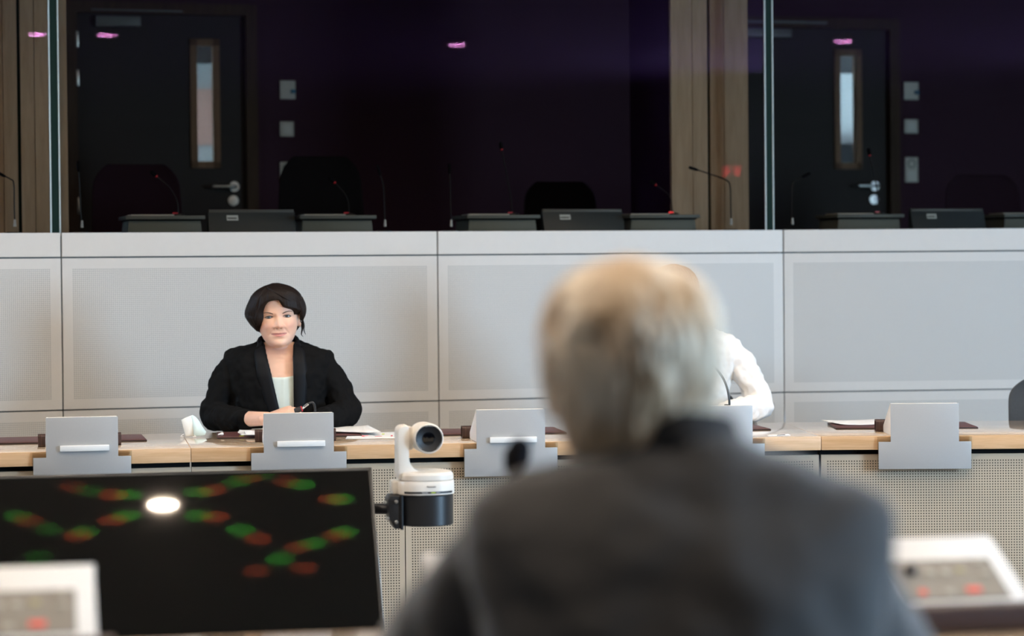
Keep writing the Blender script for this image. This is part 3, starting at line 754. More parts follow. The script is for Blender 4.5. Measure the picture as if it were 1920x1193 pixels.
br = thing('camera_bracket', 'black clamp bracket with round drum holding the white video camera', 'bracket', tuple(CZ), YC); br.scale = (KC, KC, KC)
m = MB(); stack(m, [(dshape(.068, .071, .068, e=2.2), -.0785), (dshape(.0710, .0735, .070, e=2.2), -.0765), (dshape(.0710, .0735, .070, e=2.2), -.003), (dshape(.069, .0715, .068, e=2.2), -.0005)])
m.build('drum', 'cam_black', br)
MB().prism([(-.098, -.058), (-.084, -.084), (-.066, -.084), (-.066, -.001), (-.094, -.001), (-.100, -.010)], 'y', -.052, .03, bev=.003).build('clamp_plate', 'cam_black', br)
MB().tube([(-.066, -.0535, -.086), (-.066, -.0535, -.001)], .004, 10).build('clamp_rib', 'cam_black', br)
for (u, v, y) in ((717, 937, -.05), (738, 936, -.054), (722, 967, -.05), (738, 974, -.054)):
    MB().lathe([(0, 0), (.0045, 0), (.0045, .004), (.003, .0055), (0, .0055)], 12, 0, Matrix.Translation((X(u) - .0, y, Zz(v))) @ Matrix.Rotation(pi / 2, 4, 'X')).build('bolt', 'steel', br)
q = Vector((-.097, 0, Zz(953)))
MB().tube([(q.x + .004, q.y, q.z), (q.x - .046, q.y + .02, q.z)], .0135, 18).build('arm', 'cam_black', br)

# ------------------------------------------------------------------ things on the booth counter
CT = 1.498
def bthing(name, label, cat, x, y, z, group=None, turn=0.0):
    P = BF @ Vector((x, y, z)); return thing(name, label, cat, P, TH + turn, group)
def booth_console(label):
    t = bthing('booth_console', label, 'console', 0, 0, CT, 'interpreter consoles on the booth counter')
    MB().prism([(-.160, 0), (.160, 0), (.153, .068), (-.153, .068)], 'y', -.02, .20, bev=.003).build('housing', 'booth_grey', t)
    MB().box((0, .085, .082), (.338, .26, .016), bev=.003).build('lid', 'booth_lid', t)
    MB().box((-.045, .10, .0935), (.185, .14, .006), bev=.0015).build('top_plate', 'plate_ivory', t)
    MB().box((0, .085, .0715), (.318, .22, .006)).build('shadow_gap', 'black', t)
    return t
def cpos(u, v0, dy): x, _ = bp(u, v0, dy); return x
CY0 = .22
cons = [(308, 'grey interpreter console behind the glass, in front of the plum chair'), (631, 'grey interpreter console right of the labelled monitor, before the black chair'),
        (940, 'grey interpreter console with tall upright microphone, behind the glass'), (1241, 'grey interpreter console left of the oak pillar'),
        (1626, 'grey interpreter console below the right-hand booth door handle'), (1935, 'grey interpreter console cut by the right picture edge')]
c0 = booth_console(cons[0][1])
for i, (u, lb) in enumerate(cons):
    P = BF @ Vector((cpos(u, 420, CY0), CY0, CT))
    if i == 0: c0.location = P
    else: dup(c0, P, TH, lb)
def booth_monitor(label):
    t = bthing('booth_monitor', label, 'monitor', 0, 0, CT, 'blue-grey monitors on the booth counter')
    MB().prism([(-.005, .012), (.030, .108), (.050, .108), (.050, .012)], 'x', -.190, .190, bev=.004).build('housing', 'monitor', t)
    MB().box((0, .04, .110), (.372, .024, .014), bev=.003).build('top_rim', 'monitor_rim', t)
    MB().box((0, .06, .006), (.22, .14, .012), bev=.003).build('foot', 'monitor', t)
    a = math.atan2(.035, .096)
    lm = Matrix.Translation((-.085, .0185, .081)) @ Matrix.Rotation(pi / 2 - a, 4, 'X')
    st = MB().box((0, 0, 0), (.050, .024, .0012), bev=.0004, seg=1).build('sticker', 'label_white', t, lm)
    for k, (w, yy) in enumerate(((.040, -.002),)): MB().box((-.002, yy, .0008), (w, .006, .0006)).build('printed_line', 'monitor_rim', st)
    return t
mons = [(474, 'blue-grey monitor with white sticker below the left booth door'), (1096, 'blue-grey monitor with white sticker in the middle of the booth counter'), (1781, 'blue-grey monitor with white sticker at the right end of the booth')]
m0 = booth_monitor(mons[0][1])
for i, (u, lb) in enumerate(mons):
    P = BF @ Vector((cpos(u, 420, CY0), CY0, CT))
    if i == 0: m0.location = P
    else: dup(m0, P, TH, lb)

def booth_mic(label, base, pts, dy, head=.012, group='gooseneck microphones on the booth counter'):
    """Black base block with a chrome socket, a thin neck through pixel points, and a capsule at its end."""
    q = [bp(u, v, dy) for u, v in pts]; bx = bp(base, 430, dy)[0]
    t = bthing('gooseneck_microphone', label, 'microphone', bx, dy, CT, group)
    L = [(x - bx, 0, z - CT) for x, z in q]
    MB().box((-.008, 0, .010), (.055, .06, .024), bev=.003).build('base', 'cam_black', t)
    MB().box((.017, -.031, .010), (.012, .003, .018)).build('base_light', 'blue_plastic', t)
    MB().tube([L[0], (L[0][0], 0, L[0][2] + .03)], [.0065, .0045], 12).build('socket', 'nickel', t)
    sp = smooth_path(L, 5); MB().tube([tuple(p) for p in sp], .0030, 8).build('neck', 'gooseneck', t)
    d = Vector(L[-1]) - Vector(L[-2]); d.normalize(); e = Vector(L[-1])
    MB().tube([e - d * .01, e, e + d * .03, e + d * .036], [.004, .0065, .0065, .004], 12).build('capsule', 'foam', t)
    return t
booth_mic('gooseneck microphone bent to the left, in front of the left oak boards', 28, [(28, 425), (27, 395), (26, 345), (20, 336), (6, 329)], .16)
booth_mic('upright gooseneck microphone right of the left glass joint', 154, [(154, 427), (151, 390), (149, 345), (147, 318)], .16)
booth_mic('upright gooseneck microphone right of the black booth chair', 722, [(722, 425), (721, 390), (719, 350), (712, 325)], .16)
booth_mic('upright gooseneck microphone in the middle of the dark booth wall', 846, [(846, 425), (845, 390), (844, 345), (843, 322)], .16)
booth_mic('gooseneck microphone bent left in front of the oak pillar', 1371, [(1371, 422), (1370, 380), (1369, 350), (1362, 338), (1330, 326), (1305, 318)], .16)
booth_mic('gooseneck microphone beside the right glass joint, below the right door', 1486, [(1486, 421), (1485, 390), (1487, 345), (1497, 336), (1507, 331)], .16)
def console_mic(label, pts, ring_at_top=True, lit=False):
    dy = CY0 + .12
    q = [bp(u, v, dy) for u, v in pts]; bx = q[0][0]; bz = CT + .0905
    t = bthing('interpreter_microphone', label, 'microphone', bx, dy, bz, 'interpreter microphones on the booth consoles')
    L = [(x - bx, 0, max(z - bz, .002)) for x, z in q]; L[0] = (0, 0, .004)
    MB().lathe([(0, 0), (.030, 0), (.028, .008), (.012, .013), (0, .013)], 20).build('base', 'cam_black', t)
    MB().box((-.014, -.012, .013), (.022, .004, .007)).build('mute_light', 'mic_red_on' if lit else 'red_ring', t)
    sp = smooth_path(L, 5); MB().tube([tuple(p) for p in sp], .0027, 8).build('neck', 'gooseneck', t)
    d = Vector(L[-1]) - Vector(L[-2]); d.normalize(); e = Vector(L[-1])
    MB().tube([e - d * .002, e + d * .006], .0055, 12).build('light_ring', 'red_ring', t)
    MB().tube([e + d * .004, e + d * .008, e + d * .03, e + d * .036], [.005, .009, .009, .004], 12).build('capsule', 'foam', t)
console_mic('interpreter microphone with red ring in front of the plum chair', [(334, 392), (332, 378), (318, 352), (294, 331)])
console_mic('interpreter microphone with red ring in front of the black chair', [(654, 394), (653, 380), (645, 362), (628, 343)])
console_mic('tall upright interpreter microphone with red ring on the middle console', [(961, 394), (957, 366), (948, 318), (941, 281)])
console_mic('interpreter microphone with lit red base beside the oak pillar', [(1262, 391), (1256, 370), (1244, 357), (1230, 347)], lit=True)
console_mic('interpreter microphone in front of the right booth door handle', [(1648, 391), (1645, 360), (1638, 325), (1631, 292)])

# wall switch plates in the booths
def plate(name, label, u0, v0, u1, v1, kind):
    (xa_, za_), (xb_, zb_) = bp(u0, v0, DY), bp(u1, v1, DY)
    t = bthing(name, label, 'wall plate', (xa_ + xb_) / 2, DY + .0095, (za_ + zb_) / 2)
    w, h = abs(xb_ - xa_), abs(za_ - zb_)
    MB().box((0, -.006, 0), (w, .012, h), bev=.002).build('plate', 'plate_ivory', t)
    if kind == 'key':
        MB().tube([(w * .30, -.012, -h * .08), (w * .36, -.030, -h * .10)], [.012, .011], 16).build('knob', 'blue_plastic', t)
    elif kind == 'switch': MB().box((0, -.013, 0), (w * .6, .004, h * .6), bev=.001).build('rocker', 'plate_inner', t)
    else:
        MB().box((0, -.013, -h * .25), (w * .7, .003, h * .4), bev=.001).build('rocker', 'plate_inner', t)
        MB().lathe([(w * .32, 0), (w * .32, .003), (w * .24, .003), (w * .24, 0), (w * .32, 0)], 24, 0, Matrix.Translation((0, -.0115, h * .24)) @ Matrix.Rotation(pi / 2, 4, 'X'), cap=False).build('dial', 'booth_grey', t)
plate('key_switch', 'ivory wall plate with blue knob right of the left booth door', 525, 151, 554, 186, 'key')
plate('light_switch', 'ivory square switch below the blue-knob plate, left booth', 525, 228, 551, 256, 'switch')
plate('socket_plate', 'ivory wall plate just showing behind the black booth chair', 525, 304, 550, 345, 'dial')
plate('key_switch', 'ivory wall plate with blue knob right of the right booth door', 1695, 154, 1722, 187, 'key')
plate('light_switch', 'ivory square switch below the blue-knob plate, right booth', 1696, 224, 1721, 250, 'switch')
plate('dimmer_plate', 'tall ivory wall plate with dial, lowest right of the right booth door', 1697, 295, 1721, 342, 'dial')

# ------------------------------------------------------------------ chairs
def chair(label, m_, w=.46, zb=.62, ztop=1.12, taper=.08, group=None, name='office_chair', seat_z=.46):
    t = thing(name, label, 'chair', (0, 0, 0), 0, group)
    # backrest: curved, rounded slab, facing -y
    n = 14; V = []; Fc = []
    rows = np.linspace(zb, ztop, 12)
    for side in (0, 1):
        for j, z in enumerate(rows):
            f = (z - zb) / (ztop - zb); hw = (w / 2) * (1 - taper * f)
            cut = max(0, f - .80) / .20; hw *= math.sqrt(max(0.02, 1 - cut ** 2 * .55)) if cut > 0 else 1
            for i in range(n + 1):
                a = -1 + 2 * i / n
                x = hw * math.copysign(abs(a) ** .9, a)
                y = .04 - .05 * (1 - a * a) * (1 - .3 * f) * 0 + .035 * f - .05 * (abs(a) ** 3) * .6
                V.append((x, y + (.0 if side == 0 else .045 * (1 - abs(a) ** 6) * (1 - cut ** 4) + .012), z))
    N = len(rows) * (n + 1); idx = lambda s, j, i: s * N + j * (n + 1) + i
    for s in (0, 1):
        for j in range(len(rows) - 1):
            for i in range(n): Fc.append((idx(s, j, i), idx(s, j, i + 1), idx(s, j + 1, i + 1), idx(s, j + 1, i)))
    R_ = len(rows) - 1
    for i in range(n):
        Fc.append((idx(0, 0, i), idx(1, 0, i), idx(1, 0, i + 1), idx(0, 0, i + 1))); Fc.append((idx(0, R_, i), idx(0, R_, i + 1), idx(1, R_, i + 1), idx(1, R_, i)))
    for j in range(R_):
        Fc.append((idx(0, j, 0), idx(0, j + 1, 0), idx(1, j + 1, 0), idx(1, j, 0))); Fc.append((idx(0, j, n), idx(1, j, n), idx(1, j + 1, n), idx(0, j + 1, n)))
    bo = MB().raw(V, Fc).build('backrest', m_, t, auto=False)
    sm = bo.modifiers.new('soft', 'SUBSURF'); sm.levels = 1; sm.render_levels = 2
    MB().box((0, -.22, seat_z - .045), (w, .46, .085), bev=.03, seg=3).build('seat', m_, t)
    MB().tube([(0, .05, zb + .12), (0, .07, zb - .02), (0, .03, seat_z - .08), (0, -.12, seat_z - .10)], .018, 10).build('back_support', 'cam_black', t)
    MB().tube([(0, -.20, .08), (0, -.20, seat_z - .09)], .028, 14).build('gas_column', 'cam_black', t)
    fm = MB()
    for k in range(5):
        a = 2 * pi * k / 5 + .3; fm.tube([(0, -.20, .10), (.30 * cos(a), -.20 + .30 * sin(a), .065)], [.024, .014], 8)
        c_ = (.30 * cos(a), -.20 + .30 * sin(a), .028); fm.lathe([(0, -.012), (.027, -.012), (.027, .012), (0, .012)], 14, 0, Matrix.Translation(c_) @ Matrix.Rotation(a, 4, 'Z') @ Matrix.Rotation(pi / 2, 4, 'X'))
    fm.build('star_base', 'cam_black', t)
    return t
def put_booth_chair(label, m_, u, vtop, w, dy, taper):
    x, z = bp(u, vtop, dy)
    c = chair(label, m_, w, .60, z - BFL, taper, 'booth chairs', 'booth_chair'); c.location = BF @ Vector((x, dy, BFL)); c.rotation_euler.z = TH; return c
put_booth_chair('dark plum high-backed chair in front of the left booth door', 'chair_plum', 258, 306, .44, 1.05, .10)
put_booth_chair('black high-backed chair behind the console in the middle booth', 'chair_dark', 604, 291, .45, 1.05, .16)
put_booth_chair('black high-backed chair barely visible behind the middle monitor', 'chair_dark', 1055, 339, .42, 1.55, .12)
put_booth_chair('plum high-backed chair behind the right-hand monitor', 'chair_plum', 1850, 326, .46, 1.05, .10)
wc = chair('charcoal chair pushed to the right end of the far desk, cut by the picture edge', 'chair_grey', .50, .50, .895, .02, 'chairs of the hall')
P = at_depth(1896, 750, 9.62); wc.location = (P[0] + .25, 9.66, 0); wc.rotation_euler.z = radians(2)

# ------------------------------------------------------------------ papers, mask and small things on the desks
def sheet(name, label, corners, z, curl=0.0, m_='paper', cat='paper', group=None, thick=.0012, nx=12):
    """A sheet lying on the desk; corners in order near-left, near-right, far-right, far-left (x, y)."""
    c = [np.array(p, float) for p in corners]; o = sum(c) / 4
    t = thing(name, label, cat, (o[0], o[1], z), 0, group); V = []; Fc = []
    for s in (0, 1):
        for i in range(nx + 1):
            for j in range(nx + 1):
                a, b_ = i / nx, j / nx
                p = (c[0] * (1 - a) + c[1] * a) * (1 - b_) + (c[3] * (1 - a) + c[2] * a) * b_ - o
                h = curl * (abs(2 * a - 1) ** 2.5 * .6 + .4 * (b_ ** 2)) if curl else 0
                V.append((p[0], p[1], h + (thick if s else 0)))
    N = (nx + 1) ** 2; f = lambda s, i, j: s * N + i * (nx + 1) + j
    for s in (0, 1):
        for i in range(nx):
            for j in range(nx): Fc.append((f(s, i, j), f(s, i + 1, j), f(s, i + 1, j + 1), f(s, i, j + 1)))
    for i in range(nx):
        Fc += [(f(0, i, 0), f(0, i + 1, 0), f(1, i + 1, 0), f(1, i, 0)), (f(0, i, nx), f(1, i, nx), f(1, i + 1, nx), f(0, i + 1, nx)),
               (f(0, 0, i), f(1, 0, i), f(1, 0, i + 1), f(0, 0, i + 1)), (f(0, nx, i), f(0, nx, i + 1), f(1, nx, i + 1), f(1, nx, i))]
    MB().raw(V, Fc).build('sheet', m_, t, auto=False); return t
ah = lambda u, v, z=TOP + .003: tuple(at_height(u, v, z)[:2])
def frame_to(t, p): return t.matrix_world.inverted() @ Vector(p)
MT = TOP + .0068
# the printed leaflet and the white sheet right of the unit of the woman in black
lf = sheet('leaflet', 'printed leaflet with red marks lying right of the woman in black', [ah(648, 822.5), ah(748, 821.5), ah(746, 809.5), ah(655, 811)], TOP + .0012, m_='paper_print')
def ink(t, pts, r, m_='red_ink'):
    o = Vector(t.location); MB().tube([(p[0] - o.x, p[1] - o.y, .0016) for p in pts], r, 6).build('printed_mark', m_, t)
ink(lf, [ah(680, 818.6), ah(682, 818.2)], .004); ink(lf, [ah(684, 817.6), ah(690, 817.0)], .0016); ink(lf, [ah(733, 818.0), ah(736, 817.9)], .004); ink(lf, [ah(703, 818.6), ah(716, 818.2)], .0012)
ink(lf, [ah(716, 814.6), ah(721, 814.5)], .003, 'green_tab')
ws = sheet('document', 'white sheets with a curled corner beside the right elbow of the woman in black', [ah(612, 812, MT), ah(714, 815, MT), ah(690, 803.5, MT), ah(600, 806, MT)], MT + .0045, curl=.004, thick=.004)
pts = [[(452, 817), (505, 818), (500, 809), (446, 811)], [(446, 815), (500, 812), (497, 807), (450, 808)], [(462, 820), (500, 819), (498, 813), (458, 814)]]
for k, (c, lb) in enumerate(zip(pts, ['white papers under the forearm of the woman in black, lowest of the stack', 'white papers under the forearm of the woman in black, middle of the stack', 'white sheet under the hand of the woman in black, topmost of the stack'])):
    sheet('document', lb, [ah(u, v, MT) for u, v in c], MT + .0006 + .0035 * k, curl=.001, thick=.0025, group='papers left of the unit of the woman in black')
p = at_height(453, 818.5, MT); gt = thing('index_tab', 'lime green index tab sticking out of the papers of the woman in black', 'paper tab', (p[0], p[1], MT + .0006), .3)
MB().box((0, 0, .001), (.016, .010, .002), bev=.0005, seg=1).build('tab', 'green_tab', gt)
p = at_height(415, 817, MT); eb = thing('earphone', 'small white earphone lying on the burgundy mat', 'earphone', (p[0], p[1], MT), .4)
MB().lathe([(0, .0003), (.005, .001), (.0075, .005), (.006, .010), (.0025, .012), (0, .012)], 16, 0, Matrix.Translation((.002, 0, 0))).build('earpiece', 'strip_white', eb)
MB().tube([(.0, 0, .006), (-.008, -.001, .005), (-.013, -.001, .0035)], [.0035, .003, .0025], 10).build('stem', 'strip_white', eb)
p = at_height(397, 813.5, TOP + .004)
# papers at the right end
s5 = sheet('document', 'thin white sheets on the mat left of the right end unit', [ah(1575, 797.5, MT), ah(1655, 797, MT), ah(1650, 789, MT), ah(1540, 791.5, MT)], MT + .0006, curl=.006, thick=.0015)
bd = sheet('badge', 'small printed card lying right of the unit of the person in white', [ah(1440, 817), ah(1482, 815.6), ah(1478, 813.2), ah(1438, 814.6)], TOP + .0004, m_='paper_print', cat='card')
ink(bd, [ah(1457, 815.9), ah(1472, 815.3)], .0018, 'ink')

# crumpled face mask
pm = at_height(363, 819, TOP)
fm_ = thing('face_mask', 'crumpled pale blue face mask beside the sleeve of the woman in black', 'face mask', (pm[0], pm[1], TOP), radians(6))
sc = 1 / 535.0
def mask_pts(outline, y0, y1, bulge):
    """Folded cloth: an outline in the upright plane filled as a softly creased pillow."""
    n = len(outline); c = np.mean(np.array(outline), axis=0); V = []; Fc = []
    rings = [1.0, .86, .6, .3]
    for s in (-1, 1):
        for r in rings:
            for k, p in enumerate(outline):
                q = c + (np.array(p) - c) * r
                w = (1 - r ** 3) * bulge + .0012
                cr = .0025 * sin(7 * q[0] / .03 + 3 * q[1] / .03) * (1 - r)
                yy = y0 + (y1 - y0) * (q[1] / .08)
                V.append((q[0], yy + s * w + cr, q[1]))
    R4 = len(rings)
    for si, s in enumerate((-1, 1)):
        b0 = si * R4 * n
        for i in range(R4 - 1):
            for k in range(n): Fc.append((b0 + i * n + k, b0 + i * n + (k + 1) % n, b0 + (i + 1) * n + (k + 1) % n, b0 + (i + 1) * n + k))
        Fc.append(tuple(b0 + (R4 - 1) * n + k for k in range(n)))
    for k in range(n): Fc.append((k, R4 * n + k, R4 * n + (k + 1) % n, (k + 1) % n))
    return V, Fc
def mp(u, v): return ((u - 363) * sc, max((819.5 - v) * sc, .0012))
o1 = [mp(*p) for p in ((339, 786), (347, 782), (358, 778), (362, 777), (366, 783), (372, 795), (369, 808), (364, 818), (353, 819), (347, 819), (344, 806))]
o2 = [mp(*p) for p in ((358, 780), (362, 777), (368, 781), (374, 788), (380, 799), (388, 810), (386, 816), (376, 818), (364, 818), (362, 803))]
MB().raw(*mask_pts(o1, .0, .012, .009)).build('white_fold', 'mask_white', fm_, auto=False)
MB().raw(*mask_pts(o2, -.012, .010, .011)).build('blue_fold', 'mask', fm_, auto=False)
MB().tube([(mp(344, 812)[0], .004, .010), (mp(340, 815)[0], .0, .006), (mp(338, 817)[0], -.006, .0018), (mp(343, 818)[0], -.012, .0016)], .0012, 6).build('ear_loop', 'strip_white', fm_)
MB().tube([(mp(365, 816)[0], -.018, .006), (mp(368, 817)[0], -.026, .0022), (mp(362, 818)[0], -.028, .0018)], .0016, 6).build('ear_loop', 'strip_white', fm_)

# ------------------------------------------------------------------ microphones on the desks
def desk_mic(label, unit, path, head, hr=.008, ring=True, chrome=(0, 0), foam=False):
    """path: world points from the unit's slope up; head: two world points of the capsule."""
    b = Vector(path[0]); t = thing('gooseneck_microphone', label, 'microphone', b, 0, 'gooseneck microphones on the desks')
    L = [tuple(Vector(p) - b) for p in path]; sp = [tuple(p) for p in smooth_path(L, 6)]
    MB().tube(sp, .0042, 10).build('neck', 'gooseneck', t)
    MB().lathe([(0, -.004), (.010, -.004), (.010, .006), (.006, .012), (0, .012)], 16).build('socket', 'cam_black', t)
    if chrome[1] > chrome[0]:
        k0, k1 = int(chrome[0] * (len(sp) - 1)), int(chrome[1] * (len(sp) - 1)); MB().tube(sp[k0:k1 + 1], .0049, 10).build('chrome_tube', 'chrome', t)
    h0, h1 = Vector(head[0]) - b, Vector(head[1]) - b; d = (h1 - h0)
    if foam: V, Fc = limb([(*(h0 + d * .3), hr * .80), (*(h0 + d * .55), hr), (*(h0 + d * .8), hr * .85)], 16, 4); MB().raw(V, Fc).build('windshield', 'foam', t, auto=False)
    else: MB().tube([h0, h0 + d * .08, h0 + d * .9, h1], [hr * .7, hr, hr, hr * .7], 16).build('capsule', 'cam_black', t)
    if ring: MB().tube([h0 + d * .02, h0 + d * .16], hr * 1.06, 16).build('light_ring', 'red_ring', t)
    return t
def slope_point(i, x, y):
    """World point on the sloping top of unit i at local x, y."""
    p, a, _ = (UN + UNN)[i]; z = .1145 - (y - .024) * .088 / .188
    return np.array(p) + np.array([cos(a) * x - sin(a) * y, sin(a) * x + cos(a) * y, z + .0085])
w_ = slope_point(1, .058, .07); dw = w_[1]
desk_mic('bent gooseneck microphone with red ring in front of the hands of the woman in black', 1,
         [w_, at_depth(591, 776, dw), at_depth(590, 762, dw), at_depth(586, 755, dw - .005), at_depth(579, 757, dw - .01), at_depth(571, 763, dw - .015), at_depth(566.5, 766.5, dw - .02)],
         [at_depth(567, 766.3, dw - .02), at_depth(552, 771, dw - .025)], .0095, chrome=(.70, 1.0))
w_ = slope_point(3, .043, .06); dw = w_[1]
desk_mic('thin gooseneck microphone curving up before the white jacket', 3,
         [w_, at_depth(1367.5, 760, dw), at_depth(1365, 735, dw), at_depth(1357, 712, dw), at_depth(1343, 692, dw), at_depth(1326, 676, dw)],
         [at_depth(1328, 677, dw), at_depth(1308, 662, dw)], .008)
w_ = slope_point(6, -.03, .12); dw = w_[1]
desk_mic('gooseneck microphone with black foam tip in front of the grey-haired man', 6,
         [w_, at_depth(940, 985, dw - .02), at_depth(944, 940, dw - .05), at_depth(952, 905, dw - .08), at_depth(962, 882, dw - .10)],
         [at_depth(958, 890, dw - .10), at_depth(978, 830, dw - .12)], .0215, ring=False, foam=True)

# ------------------------------------------------------------------ people
def skin_mat(name, col, blush, lip, brow):  # brow: dark colour for shade painted into nostrils and mouth line
    m, t, b = nt(name)
    a = t.nodes.new('ShaderNodeAttribute'); a.attribute_name = 'tint'
    tc = t.nodes.new('ShaderNodeTexCoord'); n = t.nodes.new('ShaderNodeTexNoise'); n.inputs['Scale'].default_value = 55; n.inputs['Detail'].default_value = 3
    t.links.new(tc.outputs['Object'], n.inputs['Vector'])
    sp = t.nodes.new('ShaderNodeSeparateColor'); t.links.new(a.outputs['Color'], sp.inputs[0])
    def mix(fac, A, B):
        x = t.nodes.new('ShaderNodeMix'); x.data_type = 'RGBA'
        if isinstance(fac, float): x.inputs['Factor'].default_value = fac
        else: t.links.new(fac, x.inputs['Factor'])
        for k, q in (('A', A), ('B', B)):
            if isinstance(q, tuple): x.inputs[k].default_value = (*q, 1)
            else: t.links.new(q, x.inputs[k])
        return x.outputs['Result']
    c = mix(n.outputs['Fac'], tuple(q * .95 for q in col), tuple(min(1, q * 1.05) for q in col))
    c = mix(sp.outputs[1], c, blush); c = mix(sp.outputs[0], c, lip); c = mix(sp.outputs[2], c, brow)
    t.links.new(c, b.inputs['Base Color']); b.inputs['Roughness'].default_value = .48; b.inputs['Specular IOR Level'].default_value = .35
    b.inputs['Subsurface Weight'].default_value = .12; b.inputs['Subsurface Radius'].default_value = (.010, .004, .002); b.inputs['Subsurface Scale'].default_value = 1.0
    return m
def hair_mat(name, c1, c2, scale=(90, 90, 7), rough=.38, patch=None, patch_scale=11, bump=.6, spec=.5):
    m, t, b = nt(name)
    tc = t.nodes.new('ShaderNodeTexCoord'); mp_ = t.nodes.new('ShaderNodeMapping'); mp_.inputs['Scale'].default_value = scale; t.links.new(tc.outputs['Object'], mp_.inputs[0])
    n = t.nodes.new('ShaderNodeTexNoise'); n.inputs['Scale'].default_value = 2.2; n.inputs['Detail'].default_value = 5; n.inputs['Distortion'].default_value = .6; t.links.new(mp_.outputs[0], n.inputs['Vector'])
    x = t.nodes.new('ShaderNodeMix'); x.data_type = 'RGBA'; x.inputs['A'].default_value = (*c1, 1); x.inputs['B'].default_value = (*c2, 1); t.links.new(n.outputs['Fac'], x.inputs['Factor'])
    out = x.outputs['Result']
    if patch:
        n2 = t.nodes.new('ShaderNodeTexNoise'); n2.inputs['Scale'].default_value = patch_scale; n2.inputs['Detail'].default_value = 2; t.links.new(tc.outputs['Object'], n2.inputs['Vector'])
        mr = t.nodes.new('ShaderNodeMapRange'); mr.inputs['From Min'].default_value = .40; mr.inputs['From Max'].default_value = .62; t.links.new(n2.outputs['Fac'], mr.inputs['Value'])
        y = t.nodes.new('ShaderNodeMix'); y.data_type = 'RGBA'; t.links.new(out, y.inputs['A']); y.inputs['B'].default_value = (*patch, 1); t.links.new(mr.outputs[0], y.inputs['Factor']); out = y.outputs['Result']
    t.links.new(out, b.inputs['Base Color']); b.inputs['Roughness'].default_value = rough; b.inputs['Specular IOR Level'].default_value = spec
    bp_ = t.nodes.new('ShaderNodeBump'); bp_.inputs['Strength'].default_value = bump; bp_.inputs['Distance'].default_value = .003; t.links.new(n.outputs['Fac'], bp_.inputs['Height']); t.links.new(bp_.outputs[0], b.inputs['Normal'])
    return m
M['skin_w'] = skin_mat('fair_skin', (.80, .50, .365), (.68, .33, .25), (.60, .255, .225), (.07, .035, .03))
M['skin_m'] = skin_mat('ruddy_skin', (.50, .25, .18), (.46, .18, .14), (.40, .16, .14), (.2, .18, .16))
M['hair_dark'] = hair_mat('dark_brown_hair', (.0045, .003, .0026), (.022, .0135, .010), rough=.52, spec=.16, bump=.35)
M['hair_brown'] = hair_mat('light_brown_hair', (.20, .10, .05), (.36, .20, .11))
M['hair_grey'] = hair_mat('grey_hair', (.72, .54, .35), (.95, .86, .72), (40, 40, 9), .55, patch=(.54, .38, .235), patch_scale=13, spec=.35)
M['wool_black'] = mat('black_wool', (.0050, .0050, .0052), .85, spec=.10, bump=.15, bump_scale=700)
M['satin_black'] = mat('black_satin_lapel', (.0050, .0055, .0070), .6, spec=.16)
M['wool_grey'] = mat('charcoal_wool', (.044, .041, .040), .75, spec=.3, sheen=.3, bump=.2, bump_scale=500)
M['collar_grey'] = mat('charcoal_collar', (.036, .034, .034), .85, spec=.2, sheen=.1)
M['cloth_white'] = mat('white_wool', (.78, .76, .73), .85, spec=.2)
M['blouse'] = mat('pale_mint_blouse', (.68, .76, .70), .55, spec=.3)
M['blouse_w'] = mat('white_blouse', (.8, .8, .78), .6)
M['trouser_black'] = mat('dark_trousers', (.012, .012, .013), .85)
M['shoe'] = mat('black_leather_shoe', (.01, .01, .01), .35)
M['eye_white'] = mat('eye_white', (.52, .49, .47), .25, spec=.6)
M['iris'] = mat('grey_blue_iris', (.19, .195, .18), .2, spec=.7)
M['pupil'] = mat('pupil', (.004, .004, .004), .1, spec=.8)
M['lash'] = mat('dark_lashes', (.018, .012, .010), .7)
M['brow'] = mat('dark_brow_hair', (.060, .034, .024), .85)
M['pearl'] = mat('pearl_stud', (.8, .78, .74), .2)

HZ = np.array([-.006, -.003, .003, .013, .03, .05, .07, .09, .113, .135, .155, .175, .195, .21, .220, .2255])
HW = np.array([.006, .026, .037, .048, .059, .0675, .073, .0765, .0785, .079, .078, .075, .067, .053, .034, .004])
HF = np.array([.045, .074, .0845, .0885, .0880, .0875, .0865, .085, .0835, .0875, .0885, .0870, .0790, .0640, .0430, .004])
HB = np.array([.000, .002, .008, .018, .032, .050, .066, .079, .090, .097, .099, .096, .085, .067, .045, .004])
NE = 2.25
def sm_interp(z, zs, vs):
    z = np.asarray(z, float); acc = 0; tot = 0
    for d, w in ((-.006, 1), (-.003, 2), (0, 3), (.003, 2), (.006, 1)):
        acc = acc + w * np.interp(z + d, zs, vs); tot += w
    return acc / tot
def gs(x, z, x0, z0, sx, sz): return np.exp(-((x - x0) / sx) ** 2 - ((z - z0) / sz) ** 2)
def seg_d(x, z, a, b):
    ax, az = a; bx, bz = b; t = np.clip(((x - ax) * (bx - ax) + (z - az) * (bz - az)) / ((bx - ax) ** 2 + (bz - az) ** 2), 0, 1)
    return np.hypot(x - ax - t * (bx - ax), z - az - t * (bz - az))
EX, EZ = .0345, .1130
def mouth_z(x): return .0465 + 4.2 * x * x * np.exp(-(x / .05) ** 2)
